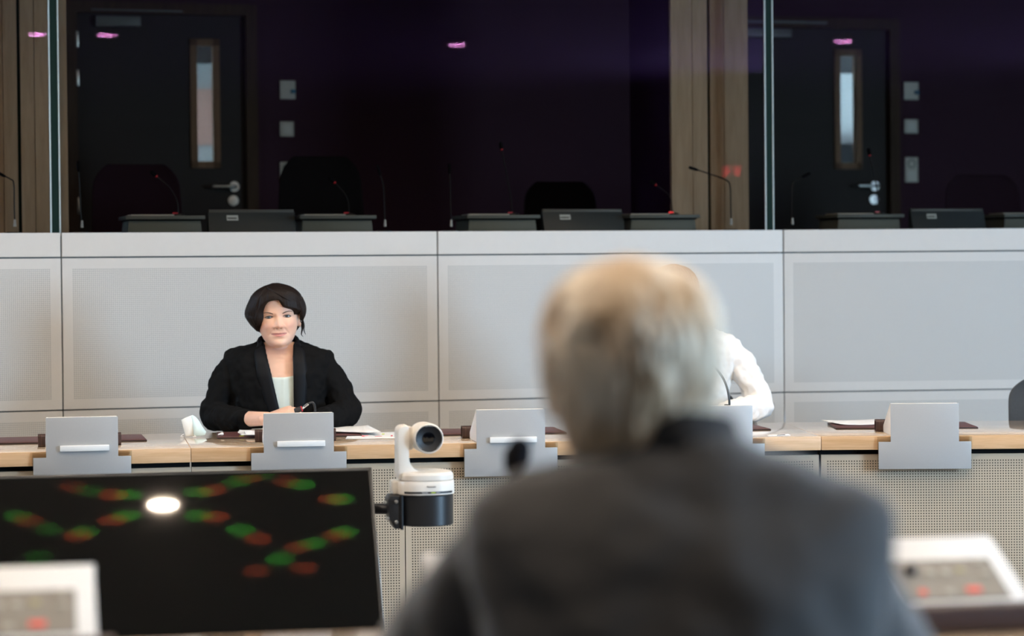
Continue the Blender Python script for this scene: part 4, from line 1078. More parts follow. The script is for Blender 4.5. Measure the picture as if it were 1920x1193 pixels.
def face_disp(x, z):
    ax = np.abs(x)
    d = np.zeros_like(x)
    amp = np.interp(z, [.060, .066, .071, .076, .083, .095, .110, .122, .132], [0, .002, .0150, .0240, .0245, .0155, .0066, .0026, 0])
    sx = np.interp(z, [.066, .076, .084, .10, .12], [.0115, .0125, .0105, .0085, .0100])
    d += amp * np.exp(-(ax / sx) ** 2)
    d += .0105 * gs(ax, z, .0150, .0752, .0062, .0064)
    d -= .0060 * gs(ax, z, .0080, .0680, .0040, .0030)
    d -= .0085 * gs(ax, z, .0325, .1135, .0175, .0115) + .003 * gs(ax, z, .0185, .115, .007, .012)
    d += .0050 * gs(ax, z, EX, EZ, .0145, .0085)
    d += .0022 * gs(ax, z, .030, .1275, .022, .0065)
    d += .0075 * gs(ax, z, .043, .079, .020, .016)
    mz = mouth_z(x)
    d += .0060 * gs(ax, z - mz, 0, .0050, .021, .0042) + .0016 * gs(ax, z - mz, .006, .0058, .006, .003)
    d += .0068 * gs(ax, z - mz, 0, -.0062, .0175, .0050)
    d -= .0042 * np.exp(-((z - mz) / .0016) ** 2) * sstep(.034, .026, ax)
    d -= .0030 * gs(ax, z, .0335, .0515, .0045, .0060)
    d -= .0016 * gs(ax, z, 0, .060, .0035, .007)
    d += .0050 * gs(ax, z, 0, .010, .019, .012)
    d -= .0040 * gs(ax, z, 0, .0285, .022, .0055)
    d -= .0034 * np.exp(-(seg_d(ax, z, (.0195, .0700), (.0365, .0480)) / .0034) ** 2)
    return d
def eye_open(x, z):
    u = (np.abs(x) - EX) / .0160; q = np.clip(1 - u * u, 0, 1)
    zz = z - (EZ - .0008 * u)
    up = .0048 * q ** .8; lo = -.0039 * q
    return np.where(np.abs(u) < 1, sstep(-.0006, .0006, np.minimum(up - zz, zz - lo)), 0.0)
def head_y(x, z, eye=True):
    w = sm_interp(z, HZ, HW); f = sm_interp(z, HZ, HF)
    u = np.clip(np.abs(x) / w, 0, 1); y = -f * (1 - u ** NE) ** (1 / NE)
    fr = sstep(1.0, .80, u)
    d = face_disp(x, z) * fr
    if eye: d = d - .0075 * eye_open(x, z) * fr
    return y - d
def ring_loft(zs, fn, nt_=150):
    V = []; n = nt_
    t = np.linspace(0, 2 * pi, n, endpoint=False)
    for z in zs: V.append(fn(z, t))
    V = np.concatenate(V); Fc = []
    for i in range(len(zs) - 1):
        for k in range(n): k2 = (k + 1) % n; Fc.append((i * n + k, i * n + k2, (i + 1) * n + k2, (i + 1) * n + k))
    Fc.append(tuple(range(n))[::-1]); Fc.append(tuple(range((len(zs) - 1) * n, len(zs) * n)))
    return V, Fc
def sup(c, e): return np.sign(c) * np.abs(c) ** (2 / e)
def head_ring(z, t):
    zz = np.full_like(t, z); c, s = np.cos(t), np.sin(t)
    w = sm_interp(z, HZ, HW); b = max(sm_interp(z, HZ, HB), .002)
    x = w * sup(c, NE); y = np.where(s < 0, 0, b * sup(s, 2.1))
    y = np.where(s < 0, head_y(x, zz), y)
    return np.stack([x, y, zz], 1)
def ear(sx, x0=.0775, tilt=.25):
    V = []; Fc = []; nr, n = 9, 22
    for i in range(nr + 1):
        r = i / nr
        for k in range(n):
            a = 2 * pi * k / n
            py = .0175 * cos(a) * r * (1 + .12 * sin(a)); pz = .030 * sin(a) * r * (1 - .14 * sin(a) * 0) - .004 * r * cos(a)
            rim = .0075 * r ** 2 - .006 * exp(-((r - .62) / .18) ** 2)
            V.append((sx * (x0 + .0035 + rim + .30 * max(0, py)), .016 + py, .0955 + pz))
    for i in range(nr):
        for k in range(n): k2 = (k + 1) % n; Fc.append((i * n + k, i * n + k2, (i + 1) * n + k2, (i + 1) * n + k))
    off = len(V)
    V += [(sx * (x0 - .006), .014 + (v[1] - .016) * .7, .0955 + (v[2] - .0955) * .8) for v in V[nr * n:(nr + 1) * n]]
    for k in range(n): k2 = (k + 1) % n; Fc.append((nr * n + k, nr * n + k2, off + k2, off + k))
    Fc.append(tuple(range(off, off + n)))
    return V, Fc

class Torso:
    def __init__(s, rows, e=2.5): s.r = np.array(rows, float); s.e = e
    def p(s, z): return [float(np.interp(z, s.r[:, 0], s.r[:, k])) for k in (1, 2, 3)]
    def ring(s, z, t, off=0.0):
        hw, hd, cy = s.p(z); c, q = np.cos(t), np.sin(t)
        return np.stack([(hw + off) * sup(c, s.e), cy + (hd + off) * sup(q, s.e), np.full_like(t, z)], 1)
    def loft(s, z0, z1, off=0.0, n=40, nt_=72): return ring_loft(np.linspace(z0, z1, n), lambda z, t: s.ring(z, t, off), nt_)
    def front(s, x, z, off=0.0):
        hw, hd, cy = s.p(z); u = min(abs(x) / (hw + off), .999); return cy - (hd + off) * (1 - u ** s.e) ** (1 / s.e)

def hand_parts(wrist, direc, palm, side, curl=(.35, .55, .45), spread=.05, scale=1.0):
    """direc: towards the fingers, palm: the way the palm faces, side: +1 / -1 where the thumb leaves."""
    w = Vector(wrist); X_ = Vector(direc).normalized(); Pn = Vector(palm); Pn = (Pn - X_ * Pn.dot(X_)).normalized(); Y_ = Pn.cross(X_).normalized() * side
    Wp = lambda x, y, z: w + (X_ * x + Y_ * y + Pn * z) * scale
    parts = []
    V = []; Fc = []; n = 20
    for x, hy, hz, oz in ((-.03, .024, .019, 0), (-.01, .025, .0185, 0), (.010, .029, .0175, 0), (.035, .037, .0165, .001), (.060, .041, .015, .001), (.080, .041, .0125, .001), (.090, .038, .009, .001)):
        for k in range(n):
            a = 2 * pi * k / n; V.append(Wp(x, hy * sup(np.cos(a), 2.6), hz * sup(np.sin(a), 2.3) + oz))
    for i in range(6):
        for k in range(n): k2 = (k + 1) % n; Fc.append((i * n + k, i * n + k2, (i + 1) * n + k2, (i + 1) * n + k))
    Fc.append(tuple(range(n))[::-1]); Fc.append(tuple(range(6 * n, 7 * n))); parts.append((V, Fc))
    for y, L, r, k in ((.030, (.038, .024, .020), .0084, 0), (.0105, (.043, .028, .021), .0088, 1), (-.010, (.040, .026, .021), .0084, 2), (-.029, (.031, .020, .018), .0074, 3)):
        x, yy, z, an = .074, y, .0, 0.0; pts = [(x - .02, yy, z, r), (x, yy, z, r * 1.05)]
        for j in range(3):
            an += curl[j] * (1 + .08 * k); x += L[j] * cos(an); z += L[j] * sin(an); yy += y * spread * 6 * L[j]
            pts.append((x, yy, z, r * (.98 - .10 * j)))
        parts.append(limb([(*Wp(*p[:3]), p[3] * scale) for p in pts], 14, 5))
    tp = [(.008, .014, .006, .0125), (.030, .034, .010, .012), (.055, .047, .012, .0098), (.078, .050, .016, .0085)]
    parts.append(limb([(*Wp(*p[:3]), p[3] * scale) for p in tp], 14, 5))
    return parts

def xform(V, Mx):
    A = np.asarray([tuple(v) for v in V], float); R3 = np.array(Mx.to_3x3()); return A @ R3.T + np.array(Mx.translation)

def crumple(me, scale, amp, seed=0.0, stretch=(1, 1, 1), mask=None):
    co = get_co(me); no = get_no(me)
    d = np.array([noise.noise(Vector((c[0] * scale * stretch[0] + seed, c[1] * scale * stretch[1], c[2] * scale * stretch[2]))) + .5 * noise.noise(Vector((c[0] * scale * 2.1 * stretch[0], c[1] * scale * 2.1 * stretch[1] + seed, c[2] * scale * 2.1 * stretch[2]))) for c in co])
    if mask is not None: d = d * mask(co)
    set_co(me, co + no * (d * amp)[:, None])

def point_in_poly_sd(x, z, poly):
    P = np.array(poly); inside = np.zeros(x.shape, bool); dist = np.full(x.shape, 9.0); n = len(P)
    for i in range(n):
        a, b_ = P[i], P[(i + 1) % n]
        cond = ((a[1] > z) != (b_[1] > z)); xi = (b_[0] - a[0]) * (z - a[1]) / (b_[1] - a[1] + 1e-12) + a[0]
        inside ^= cond & (x < xi); dist = np.minimum(dist, seg_d(x, z, a, b_))
    return np.where(inside, dist, -dist)

def hair_mesh(hz, hw, hf, hb, face_poly, side_rule, seed, amp=.003, nz=110, nt_=240, wL=None, strand=70):
    hz, hw, hf, hb = map(np.array, (hz, hw, hf, hb)); wL = hw if wL is None else np.array(wL)
    face_poly = [tuple(p) for p in smooth_path(list(face_poly) + [face_poly[0]], 4)][:-1]
    def ring(z, t):
        c, s = np.cos(t), np.sin(t)
        w = np.where(c > 0, sm_interp(z, hz, hw), sm_interp(z, hz, wL)); f = sm_interp(z, hz, hf); b_ = sm_interp(z, hz, hb)
        x = w * sup(c, 2.2); y = np.where(s < 0, f, b_) * sup(s, 2.2)
        lock = np.array([noise.noise(Vector((q * 5.0, z * 16, seed))) * .9 + noise.noise(Vector((q * strand / 6.28 * .9, z * 9 + .8 * sin(q * 3), seed + 3))) * .55 for q in t])
        k = 1 + amp * lock / .09
        x, y = x * k, y * k; zz = np.full_like(t, z) + .3 * amp * lock
        sd = point_in_poly_sd(x, zz, face_poly); m = np.where(y < .004, sstep(.0, .0055, sd), 0.0)
        m = np.maximum(m, side_rule(x, y, zz))
        zc = np.clip(z, HZ[0], HZ[-1]); hw0 = sm_interp(zc, HZ, HW); 
        ux = np.clip(x / np.maximum(w, 1e-4), -1, 1) * hw0 * .90
        hb0 = np.maximum(sm_interp(zc, HZ, HB), .002); hf0 = sm_interp(zc, HZ, HF)
        iy = np.where(s < 0, hf0 * .84, hb0 * .85) * sup(s, 2.2)
        low = 1 - .62 * sstep(.040, .012, z); ux = ux * low; iy = iy * low + .022 * sstep(.040, .012, z)
        X_ = x * (1 - m) + ux * m; Y_ = y * (1 - m) + iy * m
        return np.stack([X_, Y_, zz], 1)
    return ring_loft(np.linspace(hz[0], hz[-1], nz), ring, nt_)

def hair_point(hc, a, z, out=0.0):
    """Point on the outer hair surface at angle a (0 = right, -pi/2 = front) and height z."""
    hz, hw, hf, hb = [np.array(q) for q in hc['args'][:4]]; wl = np.array(hc['kw'].get('wL', hw)); c, q = cos(a), sin(a)
    w = float(sm_interp(z, hz, hw if c > 0 else wl)); f = float(sm_interp(z, hz, hf)) if q < 0 else float(sm_interp(z, hz, hb))
    x, y = w * float(sup(np.array(c), 2.2)), f * float(sup(np.array(q), 2.2)); L = hypot(x, y) + 1e-6
    return (x * (1 + out / L), y * (1 + out / L), z)

def mesh_from(name, V, Fc):
    me = bpy.data.meshes.new(name); me.from_pydata([tuple(v) for v in V], [], [tuple(f) for f in Fc]); me.update()
    bm = bmesh.new(); bm.from_mesh(me); bmesh.ops.recalc_face_normals(bm, faces=bm.faces[:]); bm.to_mesh(me); bm.free()
    me.shade_smooth(); return me

def person(name_label, loc, yaw, cfg):
    t = thing('person', name_label, 'person', loc, yaw)
    T = cfg['torso']; hm_ = cfg['head_m']; sk = cfg['skin']; hs = cfg.get('hs', 1.0)
    HM = hm_ @ Matrix.Scale(hs, 4)
    # --- body: one continuous skin
    parts = []
    V, Fc = ring_loft(np.concatenate([np.linspace(HZ[0], HZ[-1], 150)]), head_ring, 190); parts.append((xform(V, HM), Fc))
    for s in (-1, 1): V, Fc = ear(s); parts.append((xform(V, HM), Fc))
    nk = HM @ Vector((0, .030, .05)); nb = cfg['neck_base']; nr = cfg.get('neck_r', .052)
    parts.append(limb([(nk.x, nk.y, nk.z, nr * .97), ((nk.x + nb[0]) / 2, (nk.y + nb[1]) / 2, (nk.z + nb[2]) / 2, nr), (nb[0], nb[1], nb[2], nr * 1.1), (nb[0], nb[1], nb[2] - .06, nr * 1.2)], 28, 6))
    ztop = T.r[-1, 0]
    V, Fc = T.loft(.46, ztop - .008, -.024, 40, 64); parts.append((V, Fc))
    for a in cfg['arms']: parts.append(limb([(p[0], p[1], p[2], p[4]) for p in a], 18, 6))
    for h in cfg['hands']: parts += hand_parts(*h)
    me = voxel(parts, cfg.get('voxel', .0022), cfg.get('smooth', 2), .4)
    co = get_co(me); iv_ = np.array(HM.inverted()); L = co @ iv_[:3, :3].T + iv_[:3, 3]
    x, y, z = L[:, 0], L[:, 1], L[:, 2]
    front = (y < -.03) & (z > -.01) & (z < .2)
    mz = mouth_z(x); lipw = .0315
    q = np.clip(1 - (np.abs(x) / lipw) ** 2, 0, 1)
    up = .0058 * q ** .8 * (1 - .12 * np.exp(-(x / .004) ** 2)); lo = -.0088 * q ** .8
    lip = np.where(front, sstep(-.0012, .0012, np.minimum(up - (z - mz), (z - mz) - lo)), 0) * (np.abs(x) < lipw)
    mouth_shade = np.where(front, np.exp(-((z - mz) / .0011) ** 2) * sstep(.034, .026, np.abs(x)), 0) * .75
    blush = np.where(front, .55 * gs(np.abs(x), z, .046, .078, .022, .018) + .35 * gs(x, z, 0, .076, .018, .010), 0)
    nost_shade = np.where(front, gs(np.abs(x), z, .0078, .0683, .0032, .0020), 0) * .8
    col = np.stack([lip, np.clip(blush, 0, 1), np.clip(np.maximum(mouth_shade * .7, nost_shade), 0, 1), np.ones_like(x)], 1)  # blue channel: painted shade of mouth line and nostrils
    at = me.color_attributes.new('tint', 'FLOAT_COLOR', 'POINT'); at.data.foreach_set('color', col.astype(np.float32).reshape(-1))
    link('body', me, sk, t)
    # --- eyes, lashes, brows
    if cfg.get('face', True):
        for s in (-1, 1):
            yc = float(head_y(np.array([s * EX]), np.array([EZ]), False)[0]) + .0125 + .0010
            gz = cfg.get('gaze', (0, 0))
            em = HM @ Matrix.Translation((s * EX, yc, EZ)) @ Matrix.Rotation(pi / 2 + gz[1], 4, 'X') @ Matrix.Rotation(gz[0], 4, 'Y')
            pr = [(.0125 * sin(a), .0125 * cos(a)) for a in np.linspace(pi, .0, 17)]
            eo = MB().lathe([(max(r, 0), z_) for r, z_ in pr], 28, cap=False).build('eyeball', 'eye_white', t, em, auto=False)
            ri = .0068
            MB().lathe([(0, .0126)] + [(ri * k, math.sqrt(.01262 ** 2 - (ri * k) ** 2)) for k in (.45, .8, 1.0)], 24, cap=False).build('iris', 'iris', eo, auto=False)
            MB().lathe([(0, .01275), (.0024, .01255), (.0026, .0122)], 18, cap=False).build('pupil', 'pupil', eo, auto=False)
            def lid(f, up_, r, name, m_):
                pts = []
                for u in np.linspace(-1, 1, 15):
                    xx = s * EX + s * u * .0160; zz = EZ - .0008 * u + (.0048 * (1 - u * u) ** .8 if up_ else -.0039 * (1 - u * u)) + f
                    yy = float(head_y(np.array([xx]), np.array([zz]), False)[0]) - .0006
                    pts.append(tuple(HM @ Vector((xx, yy, zz))))
                MB().tube(pts, [max(.0003, r * (1 - .7 * abs(u) ** 3) * (1.0 + .25 * u)) for u in np.linspace(-1, 1, 15)], 8).build(name, m_, t, auto=False)
            lid(.0003, True, .0013, 'eyelash', 'lash'); lid(-.0002, False, .0007, 'eyelash', 'lash')
            pts = []; rr = []
            for u in np.linspace(0, 1, 15):
                xx = s * (.0175 + .043 * u); zz = .1247 + .0075 * sin(pi * min(1, u * .80 + .02)) - .0003 * u
                pts.append(tuple(HM @ Vector((xx, float(head_y(np.array([xx]), np.array([zz]), False)[0]) + .0004, zz)))); rr.append(.0023 * (1 - .75 * u) * (.80 + .4 * min(1, u * 4)))
            MB().tube(pts, [(r * .55, r) for r in rr], 8).build('eyebrow', 'brow', t, auto=False)
    # --- hair
    hc = cfg['hair']; V, Fc = hair_mesh(*hc['args'], **hc.get('kw', {}))
    hme = mesh_from('hair', xform(V, HM), Fc); link('hair', hme, hc['mat'], t)
    for pts, rr in hc.get('locks', []):
        if len(pts[0]) == 2: pts = [hair_point(hc, a, z_, -.45 * r) for (a, z_), r in zip(pts, rr)]
        sp = smooth_path([(*p, r) for p, r in zip(pts, rr)], 5)
        MB().tube([tuple(HM @ Vector(q[:3])) for q in sp], [float(q[3]) for q in sp], 8).build('hair_lock', hc['mat'], t, auto=False)
    # --- jacket
    jp = [T.loft(.44, ztop, 0, 44, 72)]
    for a in cfg['sleeves']: jp.append(limb(a, 24, 6))
    jme = voxel(jp, cfg.get('jvox', .0045), 3, .5)
    if cfg.get('fold'): crumple(jme, *cfg['fold'])
    V_ = cfg.get('vneck')
    if V_:
        co = get_co(jme); zs = [p[0] for p in V_]
        xl = np.interp(co[:, 2], zs, [p[1] for p in V_]); xr = np.interp(co[:, 2], zs, [p[2] for p in V_])
        ins = np.minimum(co[:, 0] - xl, xr - co[:, 0]); k = sstep(0, .006, ins) * (co[:, 2] > zs[0]) * sstep(.0, -.03, co[:, 1])
        co[:, 1] += .055 * k; set_co(jme, co)
    # open cuffs: push the end caps inwards
    link('jacket', jme, cfg['jacket'], t)
    if V_:
        for s in (-1, 1):
            wid = cfg['lapel']; V = []; Fc = []; zz = np.linspace(V_[0][0] - .02, ztop - .002, 40); m_ = 7
            for i, z_ in enumerate(zz):
                e = float(np.interp(z_, [p[0] for p in V_], [p[1 if s < 0 else 2] for p in V_]))
                ww = float(np.interp(z_, wid[0], wid[1]))
                for layer in (0, 1):
                    for j in range(m_):
                        a = j / (m_ - 1); xx = e + s * (ww * a - .002)
                        yy = T.front(xx, z_, .0) - .0015 - (.0055 * (1 - (2 * a - 1) ** 4) if layer else -.004)
                        V.append((xx, yy, z_ + (.0 if layer == 0 else 0)))
            n2 = 2 * m_
            for i in range(len(zz) - 1):
                for j in range(m_ - 1):
                    A_ = i * n2 + j; Fc.append((A_, A_ + 1, A_ + n2 + 1, A_ + n2)); B_ = A_ + m_; Fc.append((B_, B_ + n2, B_ + n2 + 1, B_ + 1))
                A_ = i * n2; Fc.append((A_, A_ + n2, A_ + n2 + m_, A_ + m_)); A_ = i * n2 + m_ - 1; Fc.append((A_, A_ + m_, A_ + n2 + m_, A_ + n2))
            link('lapel', mesh_from('lapel', V, Fc), cfg['lapel_m'], t)
    if cfg.get('blouse'):
        bz, bm_ = cfg['blouse']
        def bring(z, tt):
            P = T.ring(z, tt, -.0125); fr = P[:, 1] < 0
            P[:, 1] -= np.where(fr, .0016 * np.sin(P[:, 0] * 520) * sstep(.10, .06, np.abs(P[:, 0])), 0)
            P[:, 2] += np.where(fr, -.012 * np.cos(np.clip(P[:, 0] / .08, -1, 1) * pi / 2) * sstep(bz - .05, bz, z), 0) 
            return P
        V, Fc = ring_loft(np.linspace(.52, bz, 46), bring, 220); link('blouse', mesh_from('blouse', V, Fc), bm_, t)
    if cfg.get('collar'): cfg['collar'](t)
    if cfg.get('neck_roll'):
        q = cfg['neck_roll']; MB().tube([tuple(p) for p in smooth_path(q, 6)], [(.0085, .017)] * (len(smooth_path(q, 6))), 14).build('collar', cfg['lapel_m'], t, auto=False)
    # --- legs
    lp = []
    for s in (-1, 1): lp.append(limb([(s * .09, .02, .50, .095), (s * .11, -.20, .515, .085), (s * .12, -.42, .50, .066), (s * .12, -.44, .30, .056), (s * .12, -.42, .10, .044)], 18, 5))
    lp.append(limb([(-.08, .03, .52, .10), (.08, .03, .52, .10)], 18, 4))
    link('trousers', voxel(lp, .010, 2, .5), 'trouser_black', t)
    for s in (-1, 1):
        V, Fc = limb([(s * .12, -.40, .042, .040), (s * .12, -.47, .038, .036), (s * .12, -.56, .034, .032)], 16, 4); MB().raw(V, Fc).build('shoe', 'shoe', t, auto=False)
    return t

# woman in the black jacket
TW = Torso([(.44, .185, .15, .02), (.60, .18, .14, .01), (.75, .18, .13, 0), (.86, .185, .128, -.005), (.95, .197, .125, -.005), (1.0, .208, .115, 0), (1.024, .209, .10, .005), (1.038, .200, .09, .010), (1.050, .165, .082, .014), (1.060, .120, .074, .018), (1.070, .085, .066, .024), (1.080, .066, .058, .028)])
poly_w = [(-.0795, .040), (-.0800, .048), (-.0890, .0725), (-.0835, .10), (-.0795, .122), (-.0715, .146), (-.053, .168), (-.030, .178), (.003, .1795), (.0145, .171), (.027, .1535), (.045, .1465), (.066, .1405), (.079, .132), (.083, .11), (.082, .06), (.080, .04), (.080, -.06), (-.080, -.06)]
def side_w(x, y, z): return np.where((x > .055), sstep(.034, .020, y) * sstep(.136, .106, z), np.where(x < -.055, sstep(.030, .015, y) * sstep(.070, .056, z), 0.0))
SWEEP = []
rs = random.Random(5)
for k in range(26):                                  # swept from the parting over the brow to the right temple
    f = k / 25; a0 = -2.35 + .5 * f + rs.uniform(-.06, .06); a1 = -.95 + .95 * f + rs.uniform(-.05, .05)
    z0 = .236 - .010 * abs(f - .5) + rs.uniform(-.002, .002); z1 = .150 - .012 * f + rs.uniform(-.003, .004)
    SWEEP.append(([(a0 + (a1 - a0) * u, z0 + (z1 - z0) * (u ** 1.7)) for u in (0, .25, .5, .75, 1.0)], [.0030, .0058, .0070, .0060, .0015]))
for k in range(22):                                  # falling from the parting over the left temple and ear
    f = k / 21; a0 = -2.2 - .2 * f; a1 = -2.42 - 1.2 * f + rs.uniform(-.05, .05); z1 = .085 - .03 * f + rs.uniform(-.006, .006)
    SWEEP.append(([(a0 + (a1 - a0) * u, .234 + (z1 - .234) * u ** 1.5) for u in (0, .25, .5, .75, 1.0)], [.0030, .0055, .0068, .0060, .0015]))
for k in range(8):                                   # over the right temple and the top of the ear
    f = k / 7; a0 = -.62 + .62 * f; SWEEP.append(([(a0, .172 + .01 * f), (a0 + .05, .148), (a0 + .10, .126 - .01 * f), (a0 + .16, .108 - .022 * f)], [.004, .0075, .0065, .0012]))
hair_w = dict(args=([.010, .018, .030, .045, .059, .086, .114, .141, .168, .196, .215, .228, .237, .2425],
                    [.034, .038, .044, .062, .082, .0945, .106, .1095, .104, .0935, .0755, .055, .033, .003],
                    [.05, .055, .06, .07, .08, .094, .100, .104, .107, .1025, .088, .066, .042, .004],
                    [.055, .066, .078, .092, .100, .112, .119, .121, .118, .106, .086, .062, .038, .004], poly_w, side_w, 2.0),
              kw=dict(amp=.0030, wL=[.034, .038, .044, .058, .080, .1055, .1215, .1175, .109, .097, .079, .057, .034, .003]), mat='hair_dark',
              locks=SWEEP + [([(.094, .035, .10), (.100, .030, .075), (.099, .028, .052), (.104, .026, .036)], [.004, .003, .0018, .0006]),
                     ([(.092, .040, .085), (.093, .034, .060), (.088, .030, .038), (.094, .026, .028)], [.005, .004, .002, .0006])])
HMW = Matrix.Translation((.006, -.045, 1.0585)) @ Matrix.Rotation(radians(3), 4, 'Z') @ Matrix.Rotation(radians(-3.2), 4, 'Y')
def sleeve(kn): return kn
cfg_w = dict(torso=TW, head_m=HMW, skin='skin_w', neck_base=(.003, .012, 1.03), neck_r=.051, hair=hair_w, gaze=(.0, .03),
    arms=[[(-.160, .0, .975, 0, .038), (-.213, -.01, .88, 0, .035), (-.243, -.04, .793, 0, .033), (-.14, -.19, .788, 0, .031), (-.035, -.318, .795, 0, .0255)],
          [(.160, .0, .975, 0, .038), (.222, -.01, .88, 0, .035), (.260, -.04, .793, 0, .033), (.20, -.17, .787, 0, .031), (.135, -.29, .785, 0, .0265)]],
    hands=[((-.030, -.322, .797), (.085, -.022, .036), (-.15, .25, -1), 1, (.45, .75, .6), .03, 1.0), ((.125, -.30, .785), (-.085, -.030, .004), (0, .15, -1), -1, (.30, .5, .4), .03, 1.0)],
    sleeves=[[(-.160, .0, .988, .056), (-.200, -.01, .930, .059), (-.228, -.02, .855, .056), (-.243, -.045, .797, .056), (-.195, -.13, .787, .051), (-.125, -.215, .786, .0445)],
             [(.160, .0, .988, .056), (.203, -.01, .925, .059), (.243, -.02, .85, .057), (.259, -.045, .798, .058), (.225, -.13, .788, .052), (.165, -.235, .786, .044)]],
    fold=(24.0, .0078, 1.7, (1, 1, .9)), jacket='wool_black', vneck=[(.79, .008, .060), (.826, .002, .062), (.935, -.022, .062), (1.02, -.044, .060), (1.062, -.054, .062), (1.095, -.075, .078)],
    lapel=([.79, .85, .95, 1.03, 1.065, 1.078], [.040, .048, .055, .046, .026, .012]), lapel_m='satin_black', blouse=(.950, 'blouse'),
    neck_roll=[(-.070, -.028, 1.050), (-.076, .010, 1.068), (-.060, .062, 1.082), (0, .086, 1.086), (.060, .062, 1.082), (.076, .010, 1.068), (.070, -.028, 1.050)])
pw = person('woman with short dark hair and black jacket sitting at the far desk', (-.905, 9.345, 0), radians(4), cfg_w)
pw_chair = chair('charcoal chair hidden behind the woman in the black jacket', 'chair_grey', .44, .50, .86, .05, 'chairs of the hall')
pw_chair.location = (-.905, 9.345 + .17, -.0); pw_chair.rotation_euler.z = radians(4)

# person in the white jacket, half hidden behind the grey-haired man
TP = Torso([(.44, .185, .15, .02), (.60, .175, .14, .01), (.75, .165, .13, 0), (.86, .165, .128, -.005), (.95, .185, .125, -.005), (1.02, .205, .115, 0), (1.050, .209, .10, .005), (1.068, .195, .09, .010), (1.082, .150, .082, .014), (1.095, .110, .074, .018), (1.108, .082, .066, .024), (1.120, .066, .058, .028)])
hair_p = dict(args=([-.060, -.035, .0, .03, .06, .09, .12, .15, .175, .20, .22, .232, .2395], [.05, .07, .085, .092, .097, .100, .101, .099, .094, .083, .064, .042, .004],
                    [.05, .055, .06, .07, .08, .094, .100, .102, .104, .096, .078, .052, .004], [.06, .075, .09, .10, .108, .112, .115, .114, .110, .097, .074, .05, .004],
                    [(-.072, -.08), (-.074, .05), (-.076, .10), (-.068, .15), (-.04, .178), (.0, .184), (.04, .178), (.068, .15), (.076, .10), (.074, .05), (.072, -.08)], lambda x, y, z: np.zeros_like(x), 5.0),
              kw=dict(amp=.003), mat='hair_brown')
cfg_p = dict(torso=TP, head_m=Matrix.Translation((-.052, -.045, 1.120)) @ Matrix.Rotation(radians(-4), 4, 'Z'), skin='skin_w', neck_base=(-.01, .012, 1.07), neck_r=.050, hair=hair_p, voxel=.003, smooth=1,
    arms=[[(-.160, .0, 1.005, 0, .038), (-.240, -.01, .89, 0, .034), (-.280, -.04, .794, 0, .030), (-.18, -.17, .787, 0, .029), (-.07, -.30, .778, 0, .026)],
          [(.160, .0, 1.005, 0, .038), (.245, -.015, .89, 0, .034), (.284, -.04, .794, 0, .030), (.19, -.18, .787, 0, .029), (.095, -.28, .778, 0, .026)]],
    hands=[((-.065, -.305, .775), (.085, -.022, .0), (-.1, .2, -1), 1, (.35, .6, .5), .03, 1.0), ((.09, -.285, .775), (-.085, -.030, .0), (0, .15, -1), -1, (.30, .5, .4), .03, 1.0)],
    sleeves=[[(-.160, .0, 1.018, .056), (-.215, -.01, .95, .057), (-.255, -.02, .87, .054), (-.280, -.045, .797, .052), (-.215, -.13, .787, .048), (-.13, -.225, .786, .042)],
             [(.160, .0, 1.018, .056), (.218, -.01, .95, .057), (.258, -.02, .87, .053), (.284, -.045, .796, .052), (.225, -.13, .788, .048), (.150, -.23, .788, .042)]],
    fold=(24.0, .0095, 4.2, (1, 1, .9)), jacket='cloth_white', vneck=[(.79, -.03, .03), (.95, -.045, .045), (1.06, -.058, .058), (1.13, -.075, .075)],
    lapel=([.79, .95, 1.06, 1.11, 1.118], [.05, .06, .05, .026, .012]), lapel_m='cloth_white', blouse=(1.0, 'blouse_w'),
    neck_roll=[(-.060, -.035, 1.098), (-.074, .010, 1.112), (-.060, .062, 1.122), (0, .086, 1.126), (.060, .062, 1.122), (.074, .010, 1.112), (.062, -.035, 1.098)])
pp = person('person in a white jacket, mostly hidden behind the head of the grey-haired man', (.695, 9.60, 0), radians(-4), cfg_p)
pp_chair = chair('charcoal chair hidden behind the person in the white jacket', 'chair_grey', .44, .50, .86, .05, 'chairs of the hall')
pp_chair.location = (.695, 9.60 + .17, 0); pp_chair.rotation_euler.z = radians(-4)

# grey-haired man seen from behind, close to the camera
TMN = Torso([(.44, .195, .15, .10), (.60, .20, .15, .09), (.80, .215, .15, .06), (.93, .232, .15, .03), (1.01, .246, .14, .01), (1.045, .250, .128, .005), (1.070, .243, .115, .0), (1.095, .203, .102, -.004), (1.118, .120, .090, -.006), (1.140, .080, .080, -.008), (1.155, .066, .068, -.010)])
hair_m = dict(args=([-.010, .010, .035, .06, .10, .13, .15, .17, .19, .205, .222, .234, .242],
                    [.052, .064, .075, .084, .0905, .0945, .095, .0925, .0875, .080, .064, .042, .004],
                    [.05, .06, .07, .075, .085, .092, .097, .099, .096, .088, .070, .046, .004],
                    [.060, .072, .084, .092, .104, .111, .113, .111, .104, .093, .072, .046, .004],
                    [(-.074, -.06), (-.074, .05), (-.079, .10), (-.072, .15), (-.04, .175), (.0, .180), (.04, .175), (.072, .15), (.079, .10), (.074, .05), (.074, -.06)],
                    lambda x, y, z: np.where(np.abs(x) > .05, sstep(.034, .024, y) * sstep(.080, .062, z), 0.0), 9.0),
              kw=dict(amp=.0085, strand=26), mat='hair_grey')
rm = random.Random(11)
lk = []
for k in range(90):
    a = rm.uniform(.10, pi - .10); z0 = rm.uniform(.06, .225); L_ = rm.uniform(.035, .07); da = rm.uniform(-.25, .25)
    lk.append(([(a + da * u, max(.0, z0 - L_ * u)) for u in (0, .33, .66, 1.0)], [.003, .0085, .0075, .0015]))
hair_m['locks'] = lk
